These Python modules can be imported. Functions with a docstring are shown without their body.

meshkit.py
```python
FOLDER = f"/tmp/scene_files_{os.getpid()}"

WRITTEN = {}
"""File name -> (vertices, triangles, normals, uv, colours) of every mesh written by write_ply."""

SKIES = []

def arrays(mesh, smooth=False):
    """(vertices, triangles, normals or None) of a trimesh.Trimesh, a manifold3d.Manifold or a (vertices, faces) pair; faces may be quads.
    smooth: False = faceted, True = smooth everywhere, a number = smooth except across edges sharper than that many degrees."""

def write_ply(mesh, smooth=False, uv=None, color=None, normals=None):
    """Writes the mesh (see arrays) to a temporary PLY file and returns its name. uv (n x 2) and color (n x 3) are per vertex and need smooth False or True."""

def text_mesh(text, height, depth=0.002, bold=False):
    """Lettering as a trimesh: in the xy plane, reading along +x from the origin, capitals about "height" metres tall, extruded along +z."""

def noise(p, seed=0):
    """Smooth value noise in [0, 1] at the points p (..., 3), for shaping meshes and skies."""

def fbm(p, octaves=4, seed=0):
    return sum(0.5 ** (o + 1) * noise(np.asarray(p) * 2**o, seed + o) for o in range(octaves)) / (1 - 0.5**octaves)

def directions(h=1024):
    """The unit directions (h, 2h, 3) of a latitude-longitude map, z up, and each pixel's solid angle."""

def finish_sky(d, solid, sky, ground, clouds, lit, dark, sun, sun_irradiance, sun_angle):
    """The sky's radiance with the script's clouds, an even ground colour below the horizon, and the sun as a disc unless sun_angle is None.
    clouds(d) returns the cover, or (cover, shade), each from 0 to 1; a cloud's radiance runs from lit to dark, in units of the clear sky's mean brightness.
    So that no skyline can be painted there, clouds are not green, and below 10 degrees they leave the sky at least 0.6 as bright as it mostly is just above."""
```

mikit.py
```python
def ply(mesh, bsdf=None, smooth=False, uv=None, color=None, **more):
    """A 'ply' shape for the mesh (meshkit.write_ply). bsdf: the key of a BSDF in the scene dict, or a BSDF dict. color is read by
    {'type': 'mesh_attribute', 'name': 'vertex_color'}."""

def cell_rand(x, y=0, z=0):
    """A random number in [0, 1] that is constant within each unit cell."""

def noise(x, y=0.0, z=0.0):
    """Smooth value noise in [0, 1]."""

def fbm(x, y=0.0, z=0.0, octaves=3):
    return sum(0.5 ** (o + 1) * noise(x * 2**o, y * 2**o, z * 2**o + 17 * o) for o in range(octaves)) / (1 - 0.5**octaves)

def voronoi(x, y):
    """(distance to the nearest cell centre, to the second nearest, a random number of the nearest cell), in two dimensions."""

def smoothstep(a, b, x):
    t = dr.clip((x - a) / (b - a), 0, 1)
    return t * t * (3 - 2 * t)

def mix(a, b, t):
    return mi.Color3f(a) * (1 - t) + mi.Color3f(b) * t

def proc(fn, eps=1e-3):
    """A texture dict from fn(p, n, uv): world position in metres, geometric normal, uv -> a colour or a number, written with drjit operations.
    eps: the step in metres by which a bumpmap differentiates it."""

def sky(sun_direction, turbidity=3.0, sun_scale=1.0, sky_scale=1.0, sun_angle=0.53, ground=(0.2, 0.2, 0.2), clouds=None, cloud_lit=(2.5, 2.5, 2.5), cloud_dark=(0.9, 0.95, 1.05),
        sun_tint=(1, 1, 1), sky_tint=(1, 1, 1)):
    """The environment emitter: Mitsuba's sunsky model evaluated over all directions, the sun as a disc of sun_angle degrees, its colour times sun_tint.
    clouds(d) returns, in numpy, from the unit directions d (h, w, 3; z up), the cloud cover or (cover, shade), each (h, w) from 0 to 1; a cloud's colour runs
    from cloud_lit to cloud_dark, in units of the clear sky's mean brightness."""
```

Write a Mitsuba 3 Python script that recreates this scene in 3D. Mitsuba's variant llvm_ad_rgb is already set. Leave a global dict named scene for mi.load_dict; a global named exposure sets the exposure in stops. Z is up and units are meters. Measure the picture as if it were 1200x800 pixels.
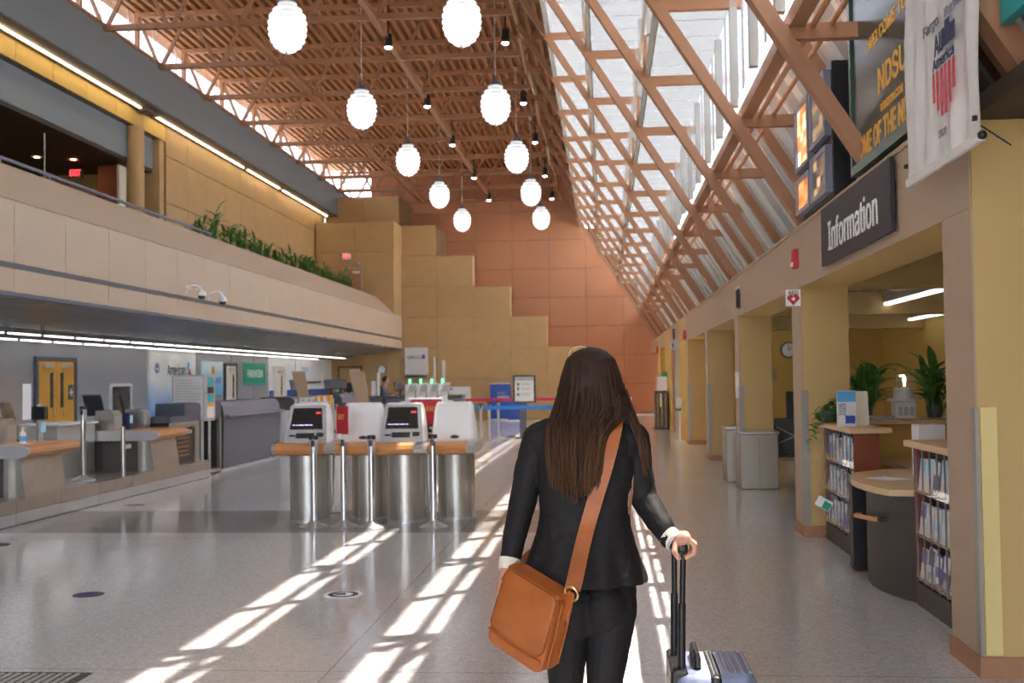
import math, random
import numpy as np, trimesh, drjit as dr, manifold3d as m3, mitsuba as mi
from shapely.geometry import Polygon, Point, box as sbox
import mikit, meshkit
from mikit import proc, noise, fbm, voronoi, cell_rand, smoothstep, mix

T = mi.ScalarTransform4f
scene, labels = {}, {}
PI = math.pi
rnd = random.Random(7)
V = lambda *a: np.array(a, float)

# ---------------------------------------------------------------- camera
YAW, PITCH, ROLL = -0.08358, 0.03401, -0.01282
_f = V(math.sin(YAW) * math.cos(PITCH), math.cos(YAW) * math.cos(PITCH), math.sin(PITCH))
_r = V(math.cos(YAW), -math.sin(YAW), 0)
_u = -_r * math.sin(ROLL) + np.cross(_r, _f) * math.cos(ROLL)
EYE = V(0, 0, 1.6)
scene['camera'] = {'type': 'thinlens', 'fov': math.degrees(2 * math.atan(600 / 1300.0)), 'fov_axis': 'x', 'aperture_radius': 0.0035, 'focus_distance': 3.75,
                   'near_clip': 0.05, 'far_clip': 400.0, 'to_world': T().look_at(origin=EYE.tolist(), target=(EYE + _f).tolist(), up=_u.tolist())}
# ---------------------------------------------------------------- sky, sun, exposure
SUN = V(0.295, 0.31, 1.0)
def cloud_fn(d):
    c = meshkit.fbm(d * 2.2 + 3.1, 4, 2)
    return np.clip(0.62 + 1.3 * (c - 0.5), 0.25, 0.95), np.clip(1.6 * (meshkit.fbm(d * 3.0 + 9.0, 3, 6) - 0.45), 0, 1)
scene['sky'] = mikit.sky(SUN, turbidity=3.0, sun_scale=9.0, sky_scale=7.0, ground=(0.45, 0.43, 0.4), clouds=cloud_fn, cloud_lit=(3.1, 3.2, 3.4), cloud_dark=(1.6, 1.66, 1.78), sun_tint=(1, 1.04, 1.18), sky_tint=(1.0, 1.0, 1.0))
exposure = 1.2
L_TUBE, L_PEND, L_SPOT, L_COVE = 1.7, 0.62, 100.0, 3.4

# ---------------------------------------------------------------- materials
def two(d): return {'type': 'twosided', 'bsdf': d}
def pr(c, rough=0.5, metal=0.0, spec=0.5, **k):
    return {'type': 'principled', 'base_color': c if isinstance(c, dict) else {'type': 'rgb', 'value': list(c)}, 'roughness': rough, 'metallic': metal, 'specular': spec, **k}
def mat(name, c, rough=0.5, metal=0.0, spec=0.5, **k): scene['m_' + name] = two(pr(c, rough, metal, spec, **k))
def dif(name, c): scene['m_' + name] = two({'type': 'diffuse', 'reflectance': c if isinstance(c, dict) else {'type': 'rgb', 'value': list(c)}})

def floor_fn(p, n, uv):
    g = noise(p.x * 120, p.y * 120, 0)
    h = noise(p.x * 55 + 9, p.y * 55, 0)
    b = fbm(p.x * 0.7, p.y * 0.7, 3)
    c = mix((0.46, 0.462, 0.464), (0.76, 0.763, 0.766), 0.55 * g + 0.45 * h)
    c = c * (0.93 + 0.14 * b)
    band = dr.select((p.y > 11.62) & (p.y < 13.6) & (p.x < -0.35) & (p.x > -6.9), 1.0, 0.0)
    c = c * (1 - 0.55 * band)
    jx = dr.abs((p.x + 1.55) / 4.6 - dr.round((p.x + 1.55) / 4.6)) * 4.6
    jy = dr.abs((p.y - 6.08) / 5.15 - dr.round((p.y - 6.08) / 5.15)) * 5.15
    return c * dr.select((jx < 0.005) | (jy < 0.005), 0.55, 1.0)
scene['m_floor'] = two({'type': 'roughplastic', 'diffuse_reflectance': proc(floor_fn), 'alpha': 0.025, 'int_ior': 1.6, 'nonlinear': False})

def wood_fn(p, n, uv):
    g = fbm(p.x * 6, p.y * 2.2, p.z * 30)
    return mix((0.50, 0.215, 0.075), (0.62, 0.30, 0.115), g)
scene['m_wood'] = two(pr(proc(wood_fn), 0.32))
def steel_fn(p, n, uv):
    g = fbm(p.x * 2.5, p.y * 2.5, p.z * 5)
    h = noise(p.x * 90, p.y * 90, p.z * 1.5)
    return mix((0.44, 0.42, 0.38), (0.64, 0.62, 0.575), 0.6 * g + 0.4 * h)
scene['m_steel'] = two(pr(proc(steel_fn), 0.33, 0.9))
def panel_fn(p, n, uv):
    g = fbm(p.x * 3, p.y * 3, p.z * 3)
    return mix((0.44, 0.285, 0.125), (0.49, 0.325, 0.15), g)
scene['m_tan'] = two(pr(proc(panel_fn), 0.6))
def leather_fn(p, n, uv):
    g = fbm(p.x * 14, p.y * 14, p.z * 14)
    h = noise(p.x * 260, p.y * 260, p.z * 260)
    return mix((0.28, 0.070, 0.012), (0.45, 0.135, 0.027), 0.75 * g + 0.25 * h)
scene['m_leather'] = two(pr(proc(leather_fn), 0.42))
def hair_fn(p, n, uv):
    a = noise(p.x * 190, p.y * 60, p.z * 5)
    b = noise(p.x * 45, p.y * 30, p.z * 3)
    low = smoothstep(1.55, 1.25, p.z)
    return mix((0.014, 0.008, 0.006), mix((0.045, 0.022, 0.014), (0.13, 0.062, 0.032), low), 0.55 * a + 0.45 * b)
scene['m_hair'] = two(pr(proc(hair_fn), 0.55, 0.0, 0.2))
def cloth_fn(p, n, uv):
    return mix((0.0065, 0.006, 0.007), (0.0145, 0.0135, 0.0155), noise(p.x * 400, p.y * 400, p.z * 400))
scene['m_blackcloth'] = two(pr(proc(cloth_fn), 0.7, 0.0, 0.35, sheen=0.15))
def leaf_fn(p, n, uv):
    return mix((0.035, 0.11, 0.022), (0.11, 0.26, 0.05), noise(p.x * 13, p.y * 13, p.z * 13))
scene['m_leaf'] = two(pr(proc(leaf_fn), 0.4))

mat('brown', (0.335, 0.165, 0.085), 0.5)
mat('brownlight', (0.42, 0.21, 0.108), 0.5)
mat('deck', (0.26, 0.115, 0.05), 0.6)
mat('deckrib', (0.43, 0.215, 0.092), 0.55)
mat('terracotta', (0.44, 0.20, 0.102), 0.55)
mat('fascia', (0.50, 0.375, 0.26), 0.6)
mat('pillartan', (0.52, 0.36, 0.145), 0.6)
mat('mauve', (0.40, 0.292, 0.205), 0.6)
mat('joint', (0.16, 0.10, 0.05), 0.8)
mat('jointred', (0.17, 0.07, 0.035), 0.8)
mat('slatebeam', (0.16, 0.205, 0.245), 0.5)
mat('soffit', (0.10, 0.085, 0.075), 0.7)
mat('darkbrown', (0.045, 0.03, 0.02), 0.7)
mat('yellowwall', (0.55, 0.36, 0.09), 0.6)
mat('greywall', (0.30, 0.315, 0.335), 0.5)
mat('whitewall', (0.80, 0.83, 0.80), 0.5)
mat('bluestripe', (0.03, 0.085, 0.33), 0.5)
mat('slat', (0.22, 0.21, 0.195), 0.35, 0.35)
mat('dark', (0.02, 0.02, 0.02), 0.5)
mat('black', (0.012, 0.012, 0.014), 0.35)
mat('charcoal', (0.055, 0.06, 0.065), 0.5)
mat('slate', (0.075, 0.085, 0.115), 0.4)
mat('slatelight', (0.17, 0.18, 0.235), 0.35)
mat('silver', (0.62, 0.63, 0.64), 0.3, 0.7)
mat('chrome', (0.75, 0.75, 0.76), 0.16, 1.0)
mat('greyplastic', (0.42, 0.44, 0.45), 0.4)
mat('white', (0.82, 0.83, 0.83), 0.4)
mat('offwhite', (0.70, 0.69, 0.66), 0.5)
mat('paper', (0.78, 0.79, 0.80), 0.7)
mat('skin', (0.55, 0.30, 0.21), 0.5)
mat('red', (0.50, 0.022, 0.035), 0.45)
mat('redbrown', (0.20, 0.045, 0.018), 0.45)
mat('orange', (0.78, 0.33, 0.03), 0.5)
mat('orangedoor', (0.72, 0.36, 0.045), 0.45)
mat('blue', (0.02, 0.075, 0.42), 0.45)
mat('skyblue', (0.09, 0.42, 0.75), 0.45)
mat('beltblue', (0.02, 0.25, 0.72), 0.6)
mat('paleblue', (0.42, 0.70, 0.82), 0.45)
mat('teal', (0.02, 0.36, 0.36), 0.45)
mat('green', (0.01, 0.33, 0.17), 0.45)
mat('navy', (0.02, 0.03, 0.085), 0.6)
mat('purple', (0.22, 0.19, 0.40), 0.5)
mat('greenboard', (0.012, 0.028, 0.022), 0.22)
mat('greenframe', (0.012, 0.06, 0.04), 0.3)
mat('gold', (0.72, 0.38, 0.05), 0.5)
mat('signgrey', (0.030, 0.026, 0.038), 0.5, 0.0, 0.3)
mat('cream', (0.80, 0.75, 0.63), 0.5)
mat('maple', (0.62, 0.43, 0.235), 0.4)
mat('deskgrey', (0.055, 0.048, 0.043), 0.5)
mat('grille', (0.10, 0.095, 0.09), 0.5, 0.4)
mat('sticker', (0.02, 0.025, 0.09), 0.4)
mat('suitcase', (0.20, 0.24, 0.37), 0.2, 0.2, clearcoat=0.6)
mat('gutter', (0.33, 0.33, 0.31), 0.5)
mat('slopepanel', (0.40, 0.41, 0.395), 0.6)
mat('sloperib', (0.66, 0.68, 0.65), 0.6)
mat('soil', (0.03, 0.02, 0.012), 0.9)
mat('brassy', (0.75, 0.60, 0.30), 0.25, 0.9)
mat('crimson', (0.55, 0.05, 0.08), 0.6)
mat('redband', (0.62, 0.02, 0.10), 0.6)
scene['m_glass'] = {'type': 'thindielectric', 'int_ior': 1.5}
mat('guardgrey', (0.30, 0.28, 0.24), 0.35, 0.3)
mat('binsteel', (0.36, 0.33, 0.275), 0.38, 0.85)
mat('guard', (0.70, 0.57, 0.26), 0.15)
scene['m_acrylic'] = {'type': 'thindielectric', 'int_ior': 1.3}
scene['m_tread'] = {'type': 'principledthin', 'base_color': {'type': 'rgb', 'value': [0.135, 0.148, 0.160]}, 'roughness': 0.6, 'diff_trans': 0.8, 'spec_trans': 0.0, 'eta': 1.3}  # solid roof deck given transmission so its underside glows
scene['m_banner'] = {'type': 'principledthin', 'base_color': {'type': 'rgb', 'value': [0.90, 0.89, 0.87]}, 'roughness': 0.3, 'diff_trans': 0.35, 'spec_trans': 0.0, 'eta': 1.4}

# ---------------------------------------------------------------- naming and meshes
_count = {}
def key(name, parent=None):
    base = (parent + '__' if parent else '') + name
    k = _count.get(base, -1) + 1
    _count[base] = k
    return base if k == 0 else '%s_%03d' % (base, k)
def thing(name, label, cat=None, group=None, kind=None):
    k = key(name)
    d = {'label': label}
    if cat: d['category'] = cat
    if group: d['group'] = group
    if kind: d['kind'] = kind
    labels[k] = d
    return k
def shp(mesh, m, smooth=False, **more): return mikit.ply(mesh, 'm_' + m if m else None, smooth, **more)
def part(parent, name, mesh, m, smooth=False, label=None, kind=None, M=None, **more):
    k = key(name, parent)
    d = dict(mesh) if isinstance(mesh, dict) else shp(mesh, m, smooth, **more)
    if M is not None: d['to_world'] = T(np.asarray(M).tolist())
    scene[k] = d
    if label or kind:
        labels[k] = {}
        if label: labels[k]['label'] = label
        if kind: labels[k]['kind'] = kind
    return k
def solo(name, label, cat, mesh, m, smooth=False, group=None, kind=None, **more):
    k = thing(name, label, cat, group, kind)
    scene[k] = shp(mesh, m, smooth, **more)
    return k
def emit(radiance):
    return {'type': 'area', 'radiance': {'type': 'rgb', 'value': [float(v) for v in np.broadcast_to(radiance, 3)]}}

class Proto:
    def __init__(s, name): s.name, s.parts = name, []
    def add(s, path, mesh, m, smooth=False, **more):
        s.parts.append((path, shp(mesh, m, smooth, **more))); return s
    def stamp(s, M, label, cat, group=None, skip=(), name=None):
        k = thing(name or s.name, label, cat, group)
        local = {}
        for path, d in s.parts:
            if path in skip: continue
            segs = path.split('>')
            parent = k if len(segs) == 1 else local[segs[0]]
            nm = key(segs[-1].rstrip('0123456789'), parent)
            scene[nm] = {**d, 'to_world': T(np.asarray(M).tolist())}
            local[path] = nm
        return k

def bx(x0, y0, z0, x1, y1, z1):
    m = trimesh.creation.box(extents=[abs(x1 - x0), abs(y1 - y0), abs(z1 - z0)])
    m.apply_translation([(x0 + x1) / 2, (y0 + y1) / 2, (z0 + z1) / 2]); return m
def cbx(x0, y0, z0, x1, y1, z1, c=0.01):
    """box with chamfered edges"""
    h = V(abs(x1 - x0), abs(y1 - y0), abs(z1 - z0)) / 2
    c = min(c, h.min() * 0.9)
    pts = [V(sx * (h[0] - c * (a != 0)), sy * (h[1] - c * (a != 1)), sz * (h[2] - c * (a != 2))) for sx in (-1, 1) for sy in (-1, 1) for sz in (-1, 1) for a in range(3)]
    m = trimesh.convex.convex_hull(np.array(pts))
    m.apply_translation([(x0 + x1) / 2, (y0 + y1) / 2, (z0 + z1) / 2]); return m
def rbx(x0, y0, z0, x1, y1, z1, r=0.02, seg=3):
    """rounded box"""
    s = trimesh.creation.uv_sphere(radius=r, count=[2 * seg + 2, 4 * seg]).vertices
    pts = [s + V(x, y, z) for x in (x0 + r, x1 - r) for y in (y0 + r, y1 - r) for z in (z0 + r, z1 - r)]
    return trimesh.convex.convex_hull(np.vstack(pts))
def frame(p, q, up=(0, 0, 1)):
    d = V(*q) - V(*p); L = np.linalg.norm(d); d = d / L
    up = V(*up)
    if abs(d @ up) > 0.99: up = V(0, 1, 0)
    s = np.cross(d, up); s /= np.linalg.norm(s)
    M = np.eye(4); M[:3, 0], M[:3, 1], M[:3, 2] = s, np.cross(d, s) * -1, d
    M[:3, 1] = np.cross(M[:3, 2], M[:3, 0])
    M[:3, 3] = (V(*p) + V(*q)) / 2
    return M, L
def bar(p, q, w, h=None, up=(0, 0, 1)):
    M, L = frame(p, q, up)
    m = trimesh.creation.box(extents=[w, h or w, L]); m.apply_transform(M); return m
def rod(p, q, r, n=10):
    M, L = frame(p, q)
    m = trimesh.creation.cylinder(radius=r, height=L, sections=n); m.apply_transform(M); return m
def tube(pts, r, n=8, cap=True, flat=None, up0=None):
    """sweep of an ellipse (r, flat or r) along the points"""
    p = np.asarray(pts, float); t = np.gradient(p, axis=0); t /= np.linalg.norm(t, axis=1, keepdims=True)
    r = np.broadcast_to(r, (len(p),)); f = r if flat is None else np.broadcast_to(flat, (len(p),))
    up = V(0, 0, 1) if up0 is None else V(*up0)
    rings = []
    a = np.cross(t[0], up)
    if np.linalg.norm(a) < 1e-3: a = np.cross(t[0], V(1, 0, 0))
    for i in range(len(p)):
        if up0 is not None: a = np.cross(t[i], up)
        a = a - t[i] * (a @ t[i]); a /= np.linalg.norm(a); b = np.cross(t[i], a)
        th = np.arange(n) * 2 * PI / n
        rings.append(p[i] + np.outer(np.cos(th) * r[i], a) + np.outer(np.sin(th) * f[i], b))
    return loft(rings, cap)
def loft(rings, cap=True):
    rings = [np.asarray(r, float) for r in rings]; n = len(rings[0]); k = len(rings)
    v = np.vstack(rings); f = []
    i = np.arange(n); j = (i + 1) % n
    for s in range(k - 1):
        a, b = s * n, (s + 1) * n
        f.append(np.stack([a + i, a + j, b + j], 1)); f.append(np.stack([a + i, b + j, b + i], 1))
    if cap:
        c0, c1 = len(v), len(v) + 1
        v = np.vstack([v, rings[0].mean(0), rings[-1].mean(0)])
        f.append(np.stack([j, i, np.full(n, c0)], 1)); f.append(np.stack([(k - 1) * n + i, (k - 1) * n + j, np.full(n, c1)], 1))
    m = trimesh.Trimesh(v, np.vstack(f), process=False)
    if cap and m.volume < 0: m.invert()
    return m
def lathe(prof, n=24, M=None):
    m = trimesh.creation.revolve(np.asarray(prof, float), sections=n)
    if m.is_watertight and m.volume < 0: m.invert()
    if M is not None: m.apply_transform(M)
    return m
def prism(poly, a, b, axis='z'):
    """shapely or list polygon, extruded: axis y uses (x, z), axis x uses (y, z)"""
    poly = poly if hasattr(poly, 'exterior') else Polygon(poly)
    m = trimesh.creation.extrude_polygon(poly, abs(b - a), engine='earcut')
    v = m.vertices.copy(); lo = min(a, b)
    if axis == 'z': m.vertices = np.stack([v[:, 0], v[:, 1], v[:, 2] + lo], 1)
    elif axis == 'y': m.vertices = np.stack([v[:, 0], v[:, 2] + lo, v[:, 1]], 1); m.invert()
    else: m.vertices = np.stack([v[:, 2] + lo, v[:, 0], v[:, 1]], 1)
    return m
def cat(*ms): return trimesh.util.concatenate([x for m in ms for x in (m if isinstance(m, (list, tuple)) else [m])])
def moved(m, M): m = m.copy(); m.apply_transform(np.asarray(M)); return m
def TR(x=0, y=0, z=0, rz=0.0, rx=0.0, ry=0.0, s=1.0):
    cz, sz = math.cos(rz), math.sin(rz); cx_, sx_ = math.cos(rx), math.sin(rx); cy_, sy_ = math.cos(ry), math.sin(ry)
    R = np.array([[cz, -sz, 0], [sz, cz, 0], [0, 0, 1]]) @ np.array([[cy_, 0, sy_], [0, 1, 0], [-sy_, 0, cy_]]) @ np.array([[1, 0, 0], [0, cx_, -sx_], [0, sx_, cx_]])
    M = np.eye(4); M[:3, :3] = R * s; M[:3, 3] = (x, y, z); return M
_text = {}
def text(s, h, depth=0.004, bold=False, width=None):
    k = (s, h, depth, bold)
    if k not in _text: _text[k] = meshkit.text_mesh(s, h, depth, bold)
    m = _text[k].copy()
    b = m.bounds
    m.apply_translation([-(b[0][0] + b[1][0]) / 2, -h / 2, 0])
    if width: m.apply_scale([width / (b[1][0] - b[0][0]), 1, 1])
    return m
FRONT = np.array([[1, 0, 0, 0], [0, 0, -1, 0], [0, 1, 0, 0], [0, 0, 0, 1.0]])   # text on a face looking at -y
RIGHT = np.array([[0, 0, -1, 0], [-1, 0, 0, 0], [0, 1, 0, 0], [0, 0, 0, 1.0]])  # on the right wall, looking at -x
LEFT = np.array([[0, 0, 1, 0], [1, 0, 0, 0], [0, 1, 0, 0], [0, 0, 0, 1.0]])     # on the left wall, looking at +x
def lay(m, B, x, y, z): 
    M = B.copy(); M[:3, 3] = (x, y, z); return moved(m, M)
def ordinal(n): return ['first', 'second', 'third', 'fourth', 'fifth', 'sixth', 'seventh', 'eighth', 'ninth', 'tenth', 'eleventh', 'twelfth', 'thirteenth', 'fourteenth', 'fifteenth', 'sixteenth', 'seventeenth', 'eighteenth', 'nineteenth', 'twentieth'][n - 1]
# ================================================================ the building
Y0, Y1 = -10.0, 47.2            # behind the camera ... end wall
S = lambda k, lab=None, **kw: thing(k, lab, kind='structure', **kw)

def struct(name, mesh, m, label, smooth=False):
    k = S(name, label); scene[k] = shp(mesh, m, smooth); return k
def group_struct(name, label): return S(name, label)

struct('floor', bx(-18, Y0, -0.2, 12, Y1 + 0.3, 0), 'floor', 'polished speckled terrazzo floor with a dark inlaid band')

# ---- end wall of terracotta panels and the stepped tan wall in front of it
wb = group_struct('wall_back', 'terracotta panelled end wall under the sloped roof')
part(wb, 'backing', bx(-9.6, Y1 + 0.03, 0, 3.0, Y1 + 0.25, 8.0), 'jointred')
PW, PH = 1.60, 1.26
def panel_grid(parent, xs, zs, y, m, keep, depth=0.03, gap=0.012):
    for i in range(len(xs) - 1):
        for j in range(len(zs) - 1):
            p = sbox(xs[i] + gap / 2, zs[j] + gap / 2, xs[i + 1] - gap / 2, zs[j + 1] - gap / 2).intersection(keep)
            if p.is_empty or p.area < 0.02 or p.geom_type != 'Polygon': continue
            x0, z0, x1, z1 = p.bounds
            mesh = cbx(x0, y, z0, x1, y + depth, z1, 0.006) if abs(p.area - (x1 - x0) * (z1 - z0)) < 1e-3 else prism(p, y, y + depth, 'y')
            part(parent, 'panel', mesh, m)
xs = [-2.33 + 1.57 * i for i in range(-6, 4)]
xs[0] = -9.95
zs = [0.12 + 1.235 * j for j in range(0, 10)]
keepw = Polygon([(-9.55, 0.05), (2.9, 0.05), (2.9, 2.1), (2.36, 3.1), (-1.0, 8.3), (-1.0, 10.7), (-9.95, 10.7), (-9.95, 0.05)])
panel_grid(wb, xs, zs, Y1, 'terracotta', keepw)
part(wb, 'backing', bx(-9.95, Y1 + 0.03, 8.0, -1.0, Y1 + 0.25, 10.8), 'jointred')
part(wb, 'ledge', bx(-8.5, Y1 - 0.06, 9.22, -1.7, Y1, 9.3), 'brown')
part(wb, 'sill', bx(-2, Y1 - 0.25, 0, 2.9, Y1 - 0.02, 0.09), 'white')
part(wb, 'outlet', bx(1.0, Y1 - 0.03, 0.62, 1.1, Y1, 0.78), 'white')

ws = group_struct('wall_stepped', 'tan panelled wall rising to the left in square steps')
sx = [-11.2, -9.68, -8.2, -6.70, -5.23, -3.74, -2.29, -0.83, 0.63]
top = [9.05, 9.05, 7.84, 6.58, 5.31, 4.09, 2.87, 1.72]
for i in range(8):
    if i >= 7: continue
    hh = top[i]
    if i < 3:
        part(ws, 'block', bx(sx[i], 44.03, 0, sx[i + 1], Y1, hh), 'joint')
    else:
        part(ws, 'block', bx(sx[i], 44.03, 0, sx[i + 1], 44.6, hh), 'tan')
    zz = [hh - 1.235 * j for j in range(0, 10)]
    for j in range(9):
        z1, z0 = zz[j], max(zz[j + 1], 0.02)
        if z1 <= 0.1: break
        a, b, c_, d_ = sx[i] + 0.006, sx[i + 1] - 0.006, z0 + 0.006, z1 - 0.006
        part(ws, 'panel', cbx(a, 44.0, c_, b, 44.03, d_, 0.006), 'tan')
blk = part(ws, 'block', bx(-11.2, 42.4, 3.95, -8.12, 43.99, 7.8), 'tan')
for (a, b) in ((-11.15, -9.65), (-9.63, -8.13)):
    for (c_, d_) in ((6.62, 7.79), (5.4, 6.6)):
        part(ws, 'panel', cbx(a, 42.37, c_, b, 42.4, d_, 0.006), 'tan')
part(ws, 'cap', bx(-8.13, 42.36, 6.6, -8.1, 43.99, 7.8), 'tan')
# ---- roof deck with ribs
cl = group_struct('ceiling', 'reddish brown ribbed roof deck above the space frame')
ZD = 10.66
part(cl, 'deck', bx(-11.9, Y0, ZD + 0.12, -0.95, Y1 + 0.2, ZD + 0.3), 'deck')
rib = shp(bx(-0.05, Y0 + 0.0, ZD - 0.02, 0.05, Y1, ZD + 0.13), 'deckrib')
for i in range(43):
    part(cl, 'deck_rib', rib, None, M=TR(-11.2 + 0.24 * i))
part(cl, 'edge_beam', bx(-11.60, Y0, ZD + 0.04, -11.42, Y1, ZD + 0.12), 'brownlight')
part(cl, 'edge_fascia', bx(-1.02, Y0, 8.06, -0.96, Y1, 10.95), 'gutter')

# ---- left side: blue beam, clerestory, upper wall, balcony
wl = group_struct('wall_left', 'left side of the hall with blue-grey beam and tan upper wall')
part(wl, 'beam', bx(-11.9, Y0, 8.30, -10.7, 46.8, 9.34), 'slatebeam', label='blue-grey horizontal beam under the clerestory')
part(wl, 'beam_soffit', bx(-11.3, Y0, 8.26, -10.72, 46.8, 8.30), 'soffit')
part(wl, 'beam_cap', bx(-10.85, Y0, 9.34, -10.66, 46.8, 9.40), 'brown')
uw = part(wl, 'upper_wall', bx(-11.6, 27.7, 3.9, -11.27, 44.0, 8.26), 'joint')
for i in range(11):
    a = 27.72 + 1.47 * i
    for (c_, d_) in ((3.9, 5.05), (5.07, 6.27), (6.29, 7.49), (7.51, 8.25)):
        part(wl, 'wall_panel', cbx(-11.27, a, c_, -11.25, a + 1.455, d_, 0.004), 'tan')
part(wl, 'lintel_backing', bx(-11.58, Y0, 7.86, -11.27, 27.7, 8.26), 'soffit')
for i in range(16):
    a = 27.7 - 1.47 * (i + 1)
    part(wl, 'lintel_panel', cbx(-11.27, a + 0.006, 7.86, -11.25, a + 1.46, 8.25, 0.004), 'yellowwall')
part(wl, 'bulkhead', bx(-11.62, Y0, 7.08, -11.46, 27.35, 7.9), 'slatebeam', label='blue-grey bulkhead over the restaurant opening')
part(wl, 'restaurant_ceiling', bx(-18, Y0, 7.0, -11.5, 27.4, 7.08), 'darkbrown')
part(wl, 'restaurant_back', bx(-18, 27.4, 3.9, -11.3, 27.7, 8.26), 'tan')
part(wl, 'restaurant_side', bx(-18.1, Y0, 3.9, -18, 27.7, 7.1), 'yellowwall')
col = lathe([(0, 3.9), (0.21, 3.9), (0.21, 7.88), (0, 7.88)], 32); col.apply_translation([-11.33, 26.0, 0])
part(wl, 'column', col, 'tan', smooth=40, label='round tan column beside the restaurant opening')
rc = cbx(-12.40, 26.2, 3.9, -11.90, 26.9, 7.0, 0.03)
part(wl, 'restaurant_pier', rc, 'redbrown', label='glossy red brown pier in the restaurant')
part(wl, 'pier_trim', bx(-11.895, 26.22, 3.9, -11.84, 26.85, 7.0), 'cream')

# clerestory glazing on the left and in the end wall
w1 = group_struct('window_1', 'bright clerestory window above the blue-grey beam')
for i in range(19):
    a = 46.9 - 3.0 * (i + 1)
    part(w1, 'pane', bx(-11.46, a + 0.03, 9.36, -11.455, a + 2.97, ZD + 0.05), 'glass')
    part(w1, 'mullion', bx(-11.48, a - 0.025, 9.36, -11.43, a + 0.025, ZD + 0.05), 'silver')
    part(w1, 'mullion', bx(-11.47, a + 1.485, 9.36, -11.44, a + 1.52, ZD + 0.05), 'silver')
w2 = group_struct('window_2', 'bright end window between roof frame and stepped wall')
part(w2, 'pane', bx(-11.5, Y1 + 0.1, 9.1, -10.72, Y1 + 0.105, ZD), 'glass')
part(w2, 'pane', bx(-10.68, Y1 + 0.1, 9.1, -10.0, Y1 + 0.105, ZD), 'glass')
part(w2, 'mullion', bx(-10.72, Y1 + 0.07, 9.05, -10.68, Y1 + 0.13, ZD), 'silver')
part(w2, 'jamb', bx(-10.0, Y1 - 0.02, 9.05, -9.95, Y1 + 0.3, ZD), 'terracotta')

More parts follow.
